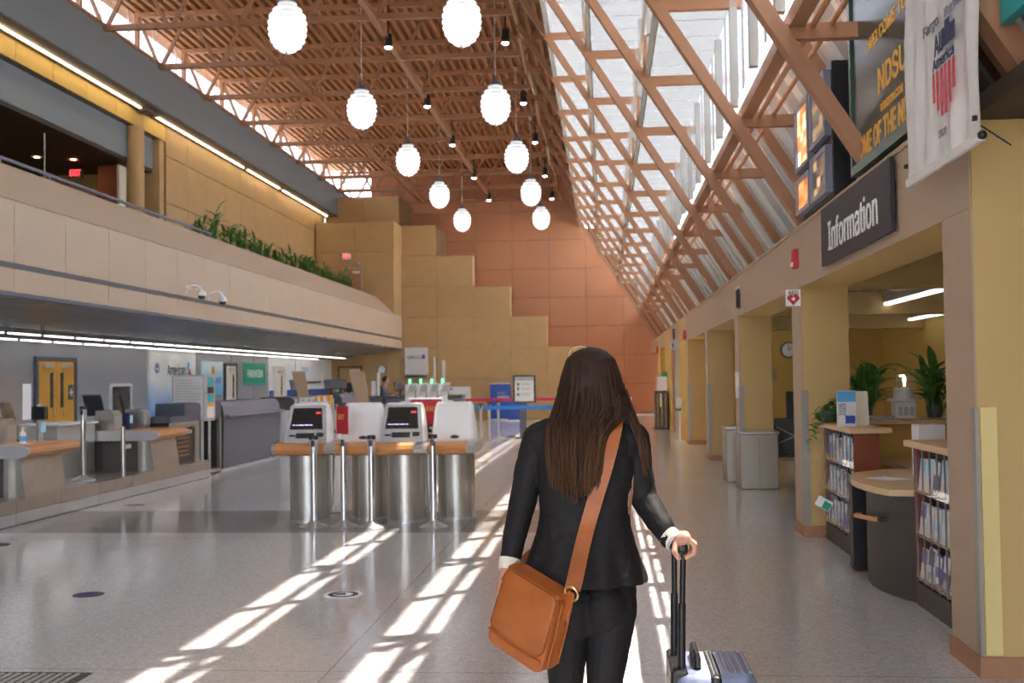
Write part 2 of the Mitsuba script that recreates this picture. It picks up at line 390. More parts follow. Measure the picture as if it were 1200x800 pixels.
# ---- balcony
wbal = group_struct('wall_balcony', 'tan panelled balcony front with a sloping parapet top')
YB = 43.95
prof = [(-8.12, 2.88), (-8.12, 4.15), (-8.86, 4.86), (-9.0, 4.86), (-9.0, 3.9), (-9.0, 2.95)]
part(wbal, 'body', prism(prof, Y0, YB, 'y'), 'joint')
part(wbal, 'floor_slab', bx(-18, Y0, 3.7, -8.95, YB, 3.9), 'soffit')
for i in range(37):
    a = 43.93 - 1.465 * (i + 1); b = a + 1.455
    if b < Y0: break
    part(wbal, 'panel', cbx(-8.12, a, 3.29, -8.10, b, 4.15, 0.004), 'fascia')
    part(wbal, 'panel', cbx(-8.12, a, 2.88, -8.10, b, 3.21, 0.004), 'fascia')
for i in range(19):
    a = 43.93 - 2.93 * (i + 1); b = a + 2.925
    part(wbal, 'parapet_panel', prism([(-8.10, 4.15), (-8.845, 4.865), (-9.0, 4.865), (-9.0, 4.885), (-8.83, 4.885), (-8.085, 4.16)], a, b, 'y'), 'fascia')
part(wbal, 'reveal', bx(-8.125, Y0, 3.21, -8.105, YB, 3.29), 'grille')
part(wbal, 'edge_trim', bx(-8.16, Y0, 2.83, -8.08, YB, 2.885), 'slate')
part(wbal, 'planter', bx(-9.6, 23, 3.9, -9.0, 41, 4.80), 'soil')

# soffit of slats under the balcony
cs = group_struct('ceiling_balcony', 'metal slat ceiling under the balcony over the ticket counters')
SL0, SL1 = V(-8.2, 2.86), V(-11.1, 2.47)
sd = (SL1 - SL0); sl = np.linalg.norm(sd); ang = math.atan2(sd[1], sd[0])
bk = bx(0, Y0, 0.03, sl, YB, 0.06); 
part(cs, 'backing', moved(bk, np.array([[math.cos(ang), 0, -math.sin(ang), SL0[0]], [0, 1, 0, 0], [math.sin(ang), 0, math.cos(ang), SL0[1] + 0.09], [0, 0, 0, 1.0]])), 'dark')
MS = np.array([[math.cos(ang), 0, math.sin(ang), SL0[0]], [0, 1, 0, 0], [math.sin(ang), 0, -math.cos(ang), SL0[1]], [0, 0, 0, 1.0]])
for i in range(20):
    sm = bx(0.146 * i + 0.016, Y0, -0.012, 0.146 * (i + 1) - 0.016, YB, 0.012)
    part(cs, 'slat', moved(sm, MS), 'slat')

# lower left wall behind the counters
wll = group_struct('wall_counter', 'grey and white wall behind the ticket counters')
XL = -11.0
part(wll, 'grey_wall', bx(XL - 0.3, Y0, 0, XL, 25.9, 2.9), 'greywall')
part(wll, 'grey_panel', bx(XL - 0.3, 29.0, 0, XL, 35.55, 2.9), 'greywall')
part(wll, 'white_panel', bx(XL - 0.3, 35.55, 0, XL, 44.0, 2.9), 'whitewall')
part(wll, 'blue_stripe', bx(XL, 35.6, 0.75, XL + 0.02, 36.25, 1.33), 'bluestripe')
part(wll, 'blue_stripe', bx(XL, 37.65, 0.75, XL + 0.02, 43.9, 1.33), 'bluestripe')
part(wll, 'seam', bx(XL, 39.05, 0.4, XL + 0.015, 39.1, 2.6), 'charcoal')
for a in (3.0, 6.0, 9.0, 12.0, 15.0, 17.9, 31.9, 34.0):
    part(wll, 'seam', bx(XL, a, 0.0, XL + 0.008, a + 0.03, 2.6), 'charcoal')

# ---- right side
wr = group_struct('wall_right', 'tan header wall carried by a row of square pillars')
XR = 1.95
part(wr, 'header', bx(XR + 0.012, 6.07, 2.48, 2.42, 29.6, 3.06), 'pillartan')
for i in range(5):
    a = 6.07 + 5.18 * i
    part(wr, 'header_panel', cbx(XR, a + 0.004, 2.48, XR + 0.012, min(a + 5.176, 29.6), 3.06, 0.004), 'mauve')  # shade of the left-facing header put into the mauve colour
PY = [6.07, 11.28, 16.45, 21.45, 26.5]
for i, y in enumerate(PY):
    x1 = 3.9 if i == 0 else 2.42
    part(wr, 'pillar', bx(XR + 0.012, y, 0, x1, y + 0.5, 3.06 if i == 0 else 2.48), 'pillartan')
    part(wr, 'pillar_side_tint', bx(XR, y, 0, XR + 0.012, y + 0.5, 2.48), 'mauve')  # thin mauve skin puts the cooler side light into the pillar colour
    part(wr, 'pillar_base', bx(XR - 0.012, y - 0.012, 0, x1, y + 0.512, 0.11), 'brown')
    if i > 0:
        part(wr, 'corner_guard', bx(XR - 0.006, y - 0.008, 0.12, XR + 0.06, y + 0.05, 1.45), 'guardgrey')
part(wr, 'corner_guard', bx(XR - 0.008, 6.055, 0.12, XR + 0.012, 6.12, 1.42), 'guardgrey')
part(wr, 'corner_guard_strip', bx(XR + 0.02, 6.058, 0.12, XR + 0.105, 6.07, 1.42), 'guard')
part(wr, 'wall_segment', bx(XR, 27.0, 0, 2.42, 29.6, 3.06), 'yellowwall')
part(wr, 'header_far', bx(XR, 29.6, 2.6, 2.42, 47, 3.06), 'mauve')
part(wr, 'wall_segment', bx(XR, 33.0, 0, 2.42, 36.6, 3.06), 'yellowwall')
part(wr, 'wall_segment', bx(XR, 39.5, 0, 2.42, 41.5, 3.06), 'yellowwall')
part(wr, 'recess_back', bx(2.42, 29.6, 0, 2.5, 47, 3.06), 'pillartan')
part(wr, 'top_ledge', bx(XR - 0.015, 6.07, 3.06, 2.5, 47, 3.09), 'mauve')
# rooms behind the openings
wrr = group_struct('wall_lounge', 'ochre back walls of the rooms behind the pillars')
part(wrr, 'frontal_wall', bx(2.42, 24.6, 0, 6.2, 24.9, 3.06), 'yellowwall')
part(wrr, 'side_wall', bx(6.0, Y0, 0, 6.2, 24.6, 3.06), 'yellowwall')
part(wrr, 'side_wall', bx(2.42, 25.0, 0, 2.5, 29.6, 3.06), 'yellowwall')
part(wrr, 'low_wall', bx(2.45, 12.0, 0, 4.6, 12.15, 1.07), 'yellowwall')
cr = group_struct('ceiling_lounge', 'slatted ceiling with downstand beams over the information desk')
part(cr, 'slab', bx(1.96, Y0, 2.95, 6.2, 29.6, 3.05), 'darkbrown')
for y in (11.28, 16.45, 21.45):
    part(cr, 'beam', bx(2.42, y, 2.48, 6.0, y + 0.5, 2.95), 'pillartan')
for (a, b) in ((Y0, 11.28), (11.78, 16.45), (16.95, 21.45), (21.95, 24.6)):
    for i in range(14):
        part(cr, 'slat', bx(2.46 + 0.25 * i, a, 2.80, 2.46 + 0.25 * i + 0.17, b, 2.82), 'slat')

# unseen wall behind the camera, glazing added to light surfaces facing it
wf = group_struct('wall_front', 'wall with added glazing closing the hall behind the viewer')
part(wf, 'sill', bx(-18, Y0 - 0.3, 0, 6.2, Y0 - 0.2, 0.3), 'tan'); part(wf, 'head', bx(-18, Y0 - 0.3, 8.4, 6.2, Y0 - 0.2, 10.9), 'tan')
part(wf, 'side', bx(-18, Y0 - 0.3, 0.3, -8, Y0 - 0.2, 8.4), 'tan'); part(wf, 'side', bx(2.6, Y0 - 0.3, 3.1, 6.2, Y0 - 0.2, 8.4), 'tan')
w4 = group_struct('window_4', 'tall glazing added behind the viewer for front light')
for i in range(8):
    a = -8 + 1.325 * i
    part(w4, 'pane', bx(a + 0.03, Y0 - 0.25, 0.3, a + 1.295, Y0 - 0.245, 8.4), 'glass')
    part(w4, 'mullion', bx(a - 0.03, Y0 - 0.28, 0.3, a + 0.03, Y0 - 0.22, 8.4), 'silver')
for i in range(3): part(w4, 'pane', bx(2.63 + 1.19 * i, Y0 - 0.25, 0.3, 3.77 + 1.19 * i, Y0 - 0.245, 3.1), 'glass')

# ================================================================ roof frame and stepped skylight
N = [V(-1.80 + 0.795 * k, 9.30 - 1.26 * k) for k in range(6)]
TY = [22.96 + 3.0 * n for n in range(-9, 9)]
nt = len(TY)
for q, y in enumerate(TY):
    i = nt - q
    lab = 'reddish brown steel roof truss, %s from the end wall' % ordinal(i)
    tr = thing('roof_truss', lab, 'truss', 'roof trusses of the space frame')
    part(tr, 'bottom_chord', bx(-10.75, y - 0.06, 9.24, -1.75, y + 0.06, 9.36), 'brown')
    part(tr, 'top_chord', bx(-11.30, y - 0.06, ZD - 0.13, -1.0, y + 0.06, ZD - 0.01), 'brownlight')
    part(tr, 'post', bx(-11.31, y - 0.05, 9.35, -11.21, y + 0.05, ZD - 0.05), 'brownlight')
    if y > 12:
        part(tr, 'web', bar((-11.25, y, ZD - 0.08), (-10.72, y, 9.32), 0.07), 'brown')
        for j in range(7):
            x = -10.7 + 1.483 * j
            for dx in (-0.742, 0.742):
                if x + dx < -11 or x + dx > -1.0: continue
                part(tr, 'web', bar((x + (0.06 if dx > 0 else -0.06), y, 9.32), (x + dx, y, ZD - 0.08), 0.075), 'brown')
    yr = y + 0.70
    if yr < Y1 - 0.1:
        part(tr, 'rafter', bar((N[0][0], yr, N[0][1]), (2.18, yr, N[0][1] - 1.585 * (2.18 - N[0][0])), 0.11, 0.15, up=(0, 1, 0)), 'brown')
        for k in (1, 2, 3, 4):
            x1 = N[k + 1][0] + 0.10
            part(tr, 'tie', bx(N[k][0], yr - 0.045, N[k][1] - 0.07, x1, yr + 0.045, N[k][1] + 0.05), 'brown')
        for k in (2, 3):
            part(tr, 'strut', bar((N[k][0], yr, N[k][1]), (N[k][0], yr - 0.75, N[k][1] + 0.62), 0.06), 'brown')
    if y + 2.3 < Y1:
        part(tr, 'back_rafter', bar((1.70, y + 2.2, 4.80), (2.80, y + 2.2, 3.06), 0.10, 0.12, up=(0, 1, 0)), 'brown')
def lattice(name, label, x):
    c = thing(name, label, 'beam', 'long bottom chords of the roof frame')
    part(c, 'chord', bx(x - 0.06, 1.9, 9.23, x + 0.06, Y1, 9.35), 'brown')
lattice('roof_purlin', 'long brown roof chord left of the pendant rows', -7.75)
lattice('roof_purlin', 'long brown roof chord between the two pendant rows', -4.77)
pp = thing('ridge_pipe', 'jointed round pipe where flat roof frame meets the slope', 'pipe')
for i in range(16):
    y = 0.5 + 3.0 * i
    part(pp, 'segment', rod((-1.80, y, 9.27), (-1.80 + (0.05 if i % 2 else -0.05), y + 2.9, 9.27), 0.055, 10), 'brownlight' if i % 3 else 'fascia')
cb = thing('slope_beam', 'thick brown beam running along the sloped skylight', 'beam')
bxc, bzc = N[4][0] + 0.13, N[4][1] + 0.08
part(cb, 'beam', bx(bxc - 0.06, 1.9, bzc - 0.06, bxc + 0.06, Y1, bzc + 0.07), 'brown')
part(cb, 'flange', rod((bxc + 0.12, 1.9, bzc - 0.05), (bxc + 0.12, Y1, bzc - 0.05), 0.025, 8), 'brownlight')
part(cb, 'sprinkler_pipe', rod((bxc + 0.27, 1.9, bzc - 0.03), (bxc + 0.27, Y1, bzc - 0.03), 0.022, 8), 'brownlight')
fp = thing('foot_pipe', 'brown pipe along the foot of the slope above the header', 'pipe')
part(fp, 'pipe', rod((2.24, 9.5, 3.22), (2.24, Y1, 3.22), 0.07, 10), 'brownlight')
part(fp, 'conduit', rod((1.985, 11.1, 3.115), (1.985, Y1, 3.115), 0.012, 6), 'brown')
part(fp, 'channel', bx(2.55, 11.1, 3.09, 2.68, Y1, 3.22), 'brown')

w3 = group_struct('window_3', 'stepped skylight of pale deck panels, made translucent to glow, and upright panes')
for k in (1, 2, 3):
    x0, x1, z = N[k][0] + 0.05, N[k + 1][0] + 0.02, N[k][1] + 0.06
    for i in range(100):
        a = Y1 - 0.6 * (i + 1)
        if a < Y0: break
        m = trimesh.Trimesh([(x0, a + 0.008, z), (x1, a + 0.008, z), (x1, a + 0.592, z), (x0, a + 0.592, z)], [[0, 2, 1], [0, 3, 2]], process=False)
        part(w3, 'roof_panel', m, 'tread')
        if i % 1 == 0: part(w3, 'seam', bx(x0, a - 0.012, z + 0.002, x1, a + 0.012, z + 0.02), 'gutter')
    part(w3, 'gutter', bx(N[k][0] + 0.0, Y0, z + 0.0, N[k][0] + 0.07, Y1, z + 0.09), 'gutter')
for k in (2, 3, 4):
    x, z0, z1 = N[k][0], N[k][1] + 0.15, N[k - 1][1] + 0.05
    part(w3, 'pane', bx(x + 0.01, 46.19, z0, x + 0.014, Y1, z1), 'glass')
    for i in range(40):
        a = 46.16 - 1.5 * (i + 1)
        if a < Y0: break
        part(w3, 'pane', bx(x + 0.01, a + 0.03, z0, x + 0.014, a + 1.47, z1), 'glass')
        part(w3, 'post', bx(x - 0.03, a - 0.045, z0, x + 0.05, a + 0.045, z1), 'gutter')  # posts added to break the sun bands on the floor
        part(w3, 'mullion', bx(x, a + 0.742, z0, x + 0.02, a + 0.758, z1), 'gutter')
for k in (2, 3):
    part(w3, 'rail', rod((N[k][0] - 0.02, Y0, N[k][1] + 0.48), (N[k][0] - 0.02, Y1, N[k][1] + 0.48), 0.045, 10), 'offwhite')
for i in range(40):
    a = Y1 - 1.5 * (i + 1)
    if a < Y0: break
    part(w3, 'slope_pane', prism([(1.52, 4.42), (1.525, 4.415), (1.845, 4.845), (1.84, 4.85)], a + 0.03, a + 1.47, 'y'), 'glass')
# light grey sloping closure below the last step
sp0, sp1 = V(1.85, 4.85), V(3.0, 3.03)
d = sp1 - sp0
def slope_box(a, b, t0, t1, y0, y1, off):
    nrm = V(-d[1], d[0]) / np.linalg.norm(d)
    if nrm[0] < 0: nrm = -nrm
    P = [sp0 + d * a + nrm * t0, sp0 + d * b + nrm * t0, sp0 + d * b + nrm * t1, sp0 + d * a + nrm * t1]
    return prism([tuple(p) for p in P], y0, y1, 'y')
part(wr, 'slope_wall', slope_box(0, 1.02, 0.0, 0.06, Y0, Y1, 0), 'slopepanel')
for i in range(40):
    a = Y1 - 1.5 * (i + 1)
    if a < Y0: break
    part(wr, 'slope_rib', slope_box(0, 1.0, -0.05, 0.0, a + 0.20, a + 0.45, 0), 'sloperib')
    part(wr, 'slope_rib', slope_box(0, 1.0, -0.03, 0.0, a + 1.0, a + 1.12, 0), 'sloperib')
# ================================================================ lamps
L_N = ['nearest', 'second nearest', 'middle', 'second farthest', 'farthest']
pend = Proto('pendant_lamp')
R = 0.345
for rr, z, hh in [(0.50, 0.405, 0.036), (0.76, 0.297, 0.034), (0.94, 0.187, 0.036), (1.0, 0.075, 0.044), (1.0, -0.035, 0.046), (0.97, -0.14, 0.046), (0.88, -0.24, 0.044), (0.72, -0.33, 0.042), (0.46, -0.40, 0.038)]:
    a = np.linspace(0, 2 * PI, 11)[:-1]
    w = 0.06
    prof = [(rr * R - w + w * math.cos(t), z + hh * math.sin(t)) for t in a] + [(rr * R, z)]
    pend.add('ring', lathe(prof, 28), ('white' if z < .1 else 'greyplastic'), smooth=50, emitter=emit(L_PEND * (0.35 if z > .35 else 0.55 if z > .25 else 0.75 if z > 0.15 else 1)))  # upper rings greyer and dimmer, their shade put into the colour
pend.add('diffuser', lathe([(0, -0.42), (0.10, -0.40), (0.17, -0.2), (0.18, 0.0), (0.13, 0.06), (0, 0.08)], 20), 'white', smooth=40, emitter=emit(L_PEND * 1.2))
pend.add('dark_core', lathe([(0, 0.10), (0.205, 0.10), (0.17, 0.25), (0.12, 0.36), (0, 0.37)], 20), 'charcoal', smooth=40)  # dark core added so the gaps between upper rings look shaded
pend.add('cap', lathe([(0, 0.43), (0.17, 0.43), (0.15, 0.47), (0.09, 0.53), (0.045, 0.60), (0.02, 0.67), (0, 0.68)], 24), 'slatelight', smooth=50)
pend.add('cord', rod((0, 0, 0.66), (0, 0, 2.50), 0.010, 6), 'offwhite')
pend.add('finial', lathe([(0, -0.50), (0.035, -0.48), (0.045, -0.43), (0, -0.42)], 12), 'silver')
pend.add('canopy', lathe([(0, 2.45), (0.05, 2.47), (0.055, 2.55), (0, 2.55)], 12), 'offwhite')
L_N2 = ['%s visible' % w for w in L_N] + ['behind the viewer, first', 'behind the viewer, second', 'behind the viewer, third', 'behind the viewer, fourth']
for i, y in enumerate((19, 25, 31, 37, 43, 13, 7, 1, -5)):
    for x, side in ((-5.5, 'left'), (-2.4, 'right')):
        pend.stamp(TR(x, y, 7.86), 'white tiered beehive pendant lamp, %s of the %s row' % (L_N2[i], side), 'lamp', 'tiered white pendant lamps')
dl = Proto('downlight')
dl.add('housing', lathe([(0, 0), (0.085, 0), (0.09, -0.30), (0.085, -0.30), (0.07, -0.28), (0, -0.28)], 20), 'black', smooth=40)
dl.add('lens', lathe([(0, -0.27), (0.082, -0.27), (0.080, -0.31), (0.05, -0.335), (0, -0.345)], 20), 'white', emitter=emit(30))
dl.add('stem', rod((0, 0, 0), (0, 0, 0.65), 0.02, 8), 'black')
for i, y in enumerate((24.2, 29.6, 34.6, 40.4, 45.6)):
    for x, side in ((-4.71, 'left'), (-2.09, 'right')):
        dl.stamp(TR(x, y, 9.33), 'black cylinder downlight in the roof frame, %s of the %s line' % (L_N[i], side), 'spotlight', 'cylinder downlights under the roof')
        scene['beam_%s_%d' % (side, i)] = {'type': 'spot', 'intensity': {'type': 'rgb', 'value': [L_SPOT * (1 if i < 4 else 0.9), L_SPOT * 0.72 * (1 if i < 4 else 0.7), L_SPOT * 0.42 * (1 if i < 4 else 0.5)]}, 'cutoff_angle': 42 if i < 4 else 62, 'beam_width': 22,
                                           'to_world': T().look_at(origin=[x, y, 8.98], target=[x, y + (0.9 if i == 4 else 0), 4], up=[0, 1, 0])}
# fluorescent rows under the balcony
for nm, x, z, a, b, lab in (('light_row', -10.25, 2.52, 12.0, 43.6, 'long row of white fluorescent tubes under the balcony nearer the hall'), ('light_row', -10.70, 2.45, 12.0, 41.6, 'long row of white fluorescent tubes under the balcony beside the counter wall')):
    t = thing(nm, lab, 'light')
    part(t, 'housing', bx(x - 0.05, a, z - 0.0, x + 0.05, b, z + 0.03), 'charcoal')
    tm = shp(bx(-0.03, 0.10, -0.025, 0.03, 1.13, 0), 'white', emitter=emit(L_TUBE))
    for i in range(int((b - a) / 1.25)):
        part(t, 'tube', tm, None, M=TR(x, a + 1.25 * i, z))
# cove strips below the blue beam
cv = thing('cove_light', 'thin warm light strips under the blue-grey beam', 'light')
for (a, b) in ((8.0, 14.0), (14.4, 25.6), (26.5, 33.2), (33.6, 37.0), (37.4, 43.5)):
    part(cv, 'strip', bx(-11.05, a, 8.21, -11.0, b, 8.24), 'white', emitter=emit(V(1.0, 0.8, 0.5) * L_COVE))
part(cv, 'joiner_plate', bx(-11.12, 25.7, 8.18, -10.9, 26.4, 8.25), 'soffit')
# lounge tubes
LT = [(4.08, 13.5, 16.9), (5.7, 19.2, 21.3), (4.1, 19.2, 21.3), (4.1, 22.2, 24.3), (5.2, 8.0, 10.8), (5.7, 13.0, 16.0), (3.2, 22.2, 24.3)]
for i, (x, a, b) in enumerate(LT):
    t = thing('ceiling_tube', 'slim white light tube under the lounge ceiling, %s from the information desk' % ordinal(i + 1), 'light', 'lounge ceiling tubes')
    part(t, 'tube', bx(x - 0.04, a, 2.60, x + 0.04, b, 2.64), 'white', emitter=emit(L_TUBE * 0.55))
    part(t, 'housing', bx(x - 0.05, a, 2.64, x + 0.05, b, 2.80), 'silver')
solo('smoke_detector', 'round white smoke detector under the lounge ceiling', 'detector', lathe([(0, 2.66), (0.10, 2.68), (0.11, 2.78), (0, 2.80)], 16), 'white')
labels_last = list(labels)[-1]; scene[labels_last]['to_world'] = T().translate([3.75, 14.6, 0])

# ================================================================ left side: signs, doors, counters
def panel_sign(name, label, cat, x, y0, y1, z0, z1, m, t=0.03, fm=None):
    k = thing(name, label, cat)
    part(k, 'board', bx(x, y0, z0, x + t, y1, z1), m)
    if fm:
        for a in ((y0 - .02, y0, z0, z1), (y1, y1 + .02, z0, z1)): part(k, 'frame', bx(x, a[0], a[2], x + t + .01, a[1], a[3]), fm)
        for a in ((z0 - .02, z0), (z1, z1 + .02)): part(k, 'frame', bx(x, y0 - .02, a[0], x + t + .01, y1 + .02, a[1]), fm)
    return k
def am_fn(p, n, uv):
    t = smoothstep(0.65, 1.75, p.z + 0.35 * (fbm(p.y * 1.6, p.z * 2) - 0.5))
    return mix((0.03, 0.22, 0.58), (0.80, 0.83, 0.79), t)
scene['m_american'] = two(pr(proc(am_fn), 0.5))
k = thing('airline_sign', 'tall white airline sign fading to blue with a red and blue tail mark', 'sign')
part(k, 'board', bx(XL - 0.2, 25.98, 0.0, XL + 0.03, 29.0, 2.52), 'american')
part(k, 'lettering', lay(text('American', 0.24, width=1.22, bold=True), LEFT, XL + 0.03, 27.68, 1.95), 'black')
part(k, 'tail_mark', lay(prism([(0, 0.13), (0.10, 0.33), (0.20, 0.30), (0.16, 0.10), (0.06, 0.08)], 0, 0.01), LEFT, XL + 0.03, 28.34, 1.84), 'skyblue')
part(k, 'tail_mark', lay(prism([(0.08, 0.02), (0.24, 0.16), (0.36, 0.0), (0.16, -0.02)], 0, 0.01), LEFT, XL + 0.03, 28.34, 1.82), 'crimson')
em = lathe([(0, 0), (0.13, 0), (0.13, 0.012), (0, 0.014)], 24)
part(k, 'emblem', lay(em, LEFT, XL + 0.03, 26.42, 1.98), 'purple')
part(k, 'emblem_bar', lay(text('one', 0.07, 0.018), LEFT, XL + 0.03, 26.42, 1.98), 'white')
def al_fn(p, n, uv): return mix((0.70, 0.88, 0.90), (0.12, 0.50, 0.74), smoothstep(2.2, 1.3, p.z))
scene['m_allegiant'] = two(pr(proc(al_fn), 0.5))
k = panel_sign('airline_sign', 'light blue airline sign with an orange sun', 'sign', XL, 29.45, 31.15, 1.26, 2.20, 'allegiant')
part(k, 'lettering', lay(text('allegiant', 0.21, width=1.45), LEFT, XL + 0.03, 30.25, 1.70), 'blue')
part(k, 'sun', lay(lathe([(0, 0), (0.13, 0), (0.13, 0.008), (0, 0.01)], 24), LEFT, XL + 0.03, 30.32, 1.95), 'orange')
k = panel_sign('airline_sign', 'green and teal airline sign with bold white lettering', 'sign', XL, 33.0, 35.15, 1.58, 2.19, 'green')
part(k, 'lettering', lay(text('FRONTIER', 0.22, 0.01, True, width=1.5), LEFT, XL + 0.03, 34.1, 1.88), 'white')
part(k, 'border', bx(XL, 32.97, 1.52, XL + 0.04, 35.18, 1.60), 'teal')
part(k, 'border', bx(XL, 32.97, 2.17, XL + 0.04, 35.18, 2.22), 'teal')
k = panel_sign('airline_sign', 'large white board with a small blue and white map print', 'sign', XL + 0.01, 36.9 + 1.8, 41.9, 1.62, 2.44, 'white', fm='silver')
part(k, 'print', lay(text('USA', 0.2, width=0.9), LEFT, XL + 0.045, 39.9, 2.05), 'skyblue')
part(k, 'ledge', bx(XL, 38.7, 1.55, XL + 0.12, 41.9, 1.62), 'charcoal')

def door_left(n, label, y0, y1, z1, leafm, leaves, fm='slate', thick=0.04):
    d = S('door_%d' % n, label)
    part(d, 'frame', bx(XL, y0 - 0.09, 0, XL + 0.06, y0, z1 + 0.08), fm); part(d, 'frame', bx(XL, y1, 0, XL + 0.06, y1 + 0.09, z1 + 0.08), fm)
    part(d, 'frame', bx(XL, y0, z1, XL + 0.06, y1, z1 + 0.08), fm)
    w = (y1 - y0) / leaves
    for i in range(leaves):
        l = part(d, 'leaf', cbx(XL, y0 + i * w + 0.006, 0.01, XL + thick, y0 + (i + 1) * w - 0.006, z1, 0.005), leafm)
        cy = y0 + (i + (0.72 if i % 2 == 0 else 0.28)) * w
        part(l, 'vision_pane', bx(XL + thick, cy - 0.06, 1.15, XL + thick + 0.008, cy + 0.06, 1.85), 'dark')
        part(l, 'closer', bx(XL + thick, y0 + (i + .25) * w, z1 - 0.14, XL + thick + 0.06, y0 + (i + .7) * w, z1 - 0.06), 'silver')
        part(l, 'handle', rod((XL + thick + 0.04, cy, 0.95), (XL + thick + 0.04, cy, 1.10), 0.012), 'chrome')
    return d
d = door_left(1, 'orange double door in the grey counter wall', 20.66, 22.15, 2.08, 'orangedoor', 2)
part(d, 'plate', bx(XL + 0.04, 21.88, 1.3, XL + 0.05, 22.08, 1.6), 'charcoal')
part(d, 'plate_cross', bx(XL + 0.05, 21.96, 1.37, XL + 0.055, 22.0, 1.53), 'white')
part(d, 'plate_cross', bx(XL + 0.05, 21.90, 1.43, XL + 0.055, 22.06, 1.47), 'white')
door_left(2, 'pale door in a dark recess beside the light blue sign', 31.35, 32.25, 2.10, 'cream', 1, 'charcoal')
door_left(3, 'cream door in the white part of the counter wall', 36.15, 37.2, 2.06, 'cream', 1, 'offwhite')
k = thing('pass_window', 'dark pass-through window in the grey wall left of the tall airline sign', 'window')
part(k, 'recess', bx(XL, 23.9, 0.9, XL + 0.01, 24.9, 1.58), 'dark')
for a in ((23.84, 23.9, 0.9, 1.6), (24.9, 24.96, 0.9, 1.6)): part(k, 'frame', bx(XL, a[0], a[2], XL + 0.05, a[1], a[3]), 'offwhite')
part(k, 'frame', bx(XL, 23.9, 1.55, XL + 0.05, 24.9, 1.62), 'offwhite')
for i in range(5): part(k, 'strip_curtain', bx(XL + 0.012, 23.93 + 0.19 * i, 0.9, XL + 0.02, 24.09 + 0.19 * i, 1.5), 'charcoal')

# plinth, desks
pl = thing('counter_plinth', 'long stainless steel plinth under the ticket counters', 'plinth')
part(pl, 'base', bx(-8.3, 7.0, 0, -6.74, 18.45, 0.28), 'grille')
for i in range(11):
    a = 7.0 + 1.04 * i
    part(pl, 'upper_panel', cbx(-6.745, a + .004, 0.15, -6.72, a + 1.036, 0.295, 0.004), 'steel')
    part(pl, 'lower_panel', cbx(-6.745, a + .004, 0.01, -6.728, a + 1.036, 0.145, 0.004), 'silver')
part(pl, 'top_plate', bx(-8.3, 7.0, 0.28, -6.72, 18.45, 0.30), 'steel')
desk = Proto('ticket_desk')
tp = Polygon([(-0.95, 0.765), (-0.02, 0.765), (0.06, 0.785), (0.11, 0.82), (0.115, 0.85), (0.09, 0.88), (0.03, 0.905), (-0.95, 0.905)])
desk.add('worktop', prism(tp, 0.03, 1.25, 'y'), 'wood')
desk.add('end_cap', prism(tp.buffer(0.006), -0.01, 0.03, 'y'), 'silver')
desk.add('front_panel', prism([(-0.16, 0.30), (0.0, 0.30), (-0.07, 0.765), (-0.16, 0.765)], 0.14, 1.12, 'y'), 'steel')
desk.add('body', bx(-0.9, 0.10, 0.30, -0.17, 1.16, 0.765), 'grille')
desk.add('side_post', bx(-0.22, 0.06, 0.30, -0.16, 0.14, 0.765), 'steel')
desk.stamp(TR(-6.72, 12.25, 0), 'ticket desk with rounded wood top and slanted steel front, nearest of the two', 'desk', 'ticket desks on the plinth')
desk.stamp(TR(-6.72, 15.95, 0), 'ticket desk with rounded wood top beside the slate baggage sizer', 'desk', 'ticket desks on the plinth')
# equipment on the desks
mon = Proto('monitor')
mon.add('screen', moved(cbx(-0.24, -0.03, 0.16, 0.24, 0.02, 0.50, 0.012), TR(rx=-0.25)), 'black')
mon.add('stand', bar((0, 0.05, 0.0), (0, 0.0, 0.2), 0.07, 0.03), 'black')
mon.add('foot', cbx(-0.12, -0.08, 0, 0.12, 0.14, 0.02, 0.008), 'black')
MONS = [(-7.35, 13.30, 0.905, 1.9, 'on the nearest wood topped desk'), (-7.9, 16.75, 0.955, 2.55, 'turned away behind the second ticket desk'), (-7.9, 17.75, 0.955, 2.1, 'beside the slate baggage sizer')]
for (x, y, z, rz, w) in MONS: mon.stamp(TR(x, y, z, rz=rz), 'black flat monitor ' + w, 'monitor', 'desk monitors')
prn = Proto('ticket_printer')
prn.add('body', prism(Polygon([(-0.15, 0), (0.15, 0), (0.15, 0.24), (0.10, 0.30), (-0.15, 0.30)]), -0.13, 0.13, 'y'), 'steel')
prn.add('door', cbx(0.15, -0.10, 0.04, 0.165, 0.10, 0.22, 0.005), 'silver')
prn.add('slot', bx(0.0, -0.09, 0.30, 0.08, 0.09, 0.305), 'dark')
for (x, y, z, w) in ((-7.3, 12.85, 0.905, 'on the nearest wood topped desk'), (-7.5, 16.25, 0.905, 'on the second ticket desk near its end cap'), (-7.35, 16.95, 0.905, 'on the second ticket desk beside the sizer')):
    prn.stamp(TR(x, y, z), 'brushed steel ticket printer ' + w, 'printer', 'steel ticket printers')
bt = thing('sanitizer_bottle', 'clear pump bottle of sanitizer on the nearest wood desk top', 'bottle')
B0 = TR(-6.95, 12.75, 0.905)
part(bt, 'body', moved(lathe([(0, 0), (0.035, 0), (0.038, 0.01), (0.038, 0.12), (0.02, 0.15), (0, 0.15)], 16), B0), 'white', smooth=40)
part(bt, 'label', moved(lathe([(0.0385, 0.03), (0.0395, 0.03), (0.0395, 0.09), (0.0385, 0.09)], 16), B0), 'skyblue')
part(bt, 'pump', moved(cat(lathe([(0, 0.15), (0.012, 0.15), (0.012, 0.19), (0, 0.19)], 10), bx(-0.01, -0.008, 0.185, 0.05, 0.008, 0.2)), B0), 'white')
ls_ = thing('leaflet_stand', 'small navy leaflet stand with a pale card between the two steel printers', 'leaflet holder')
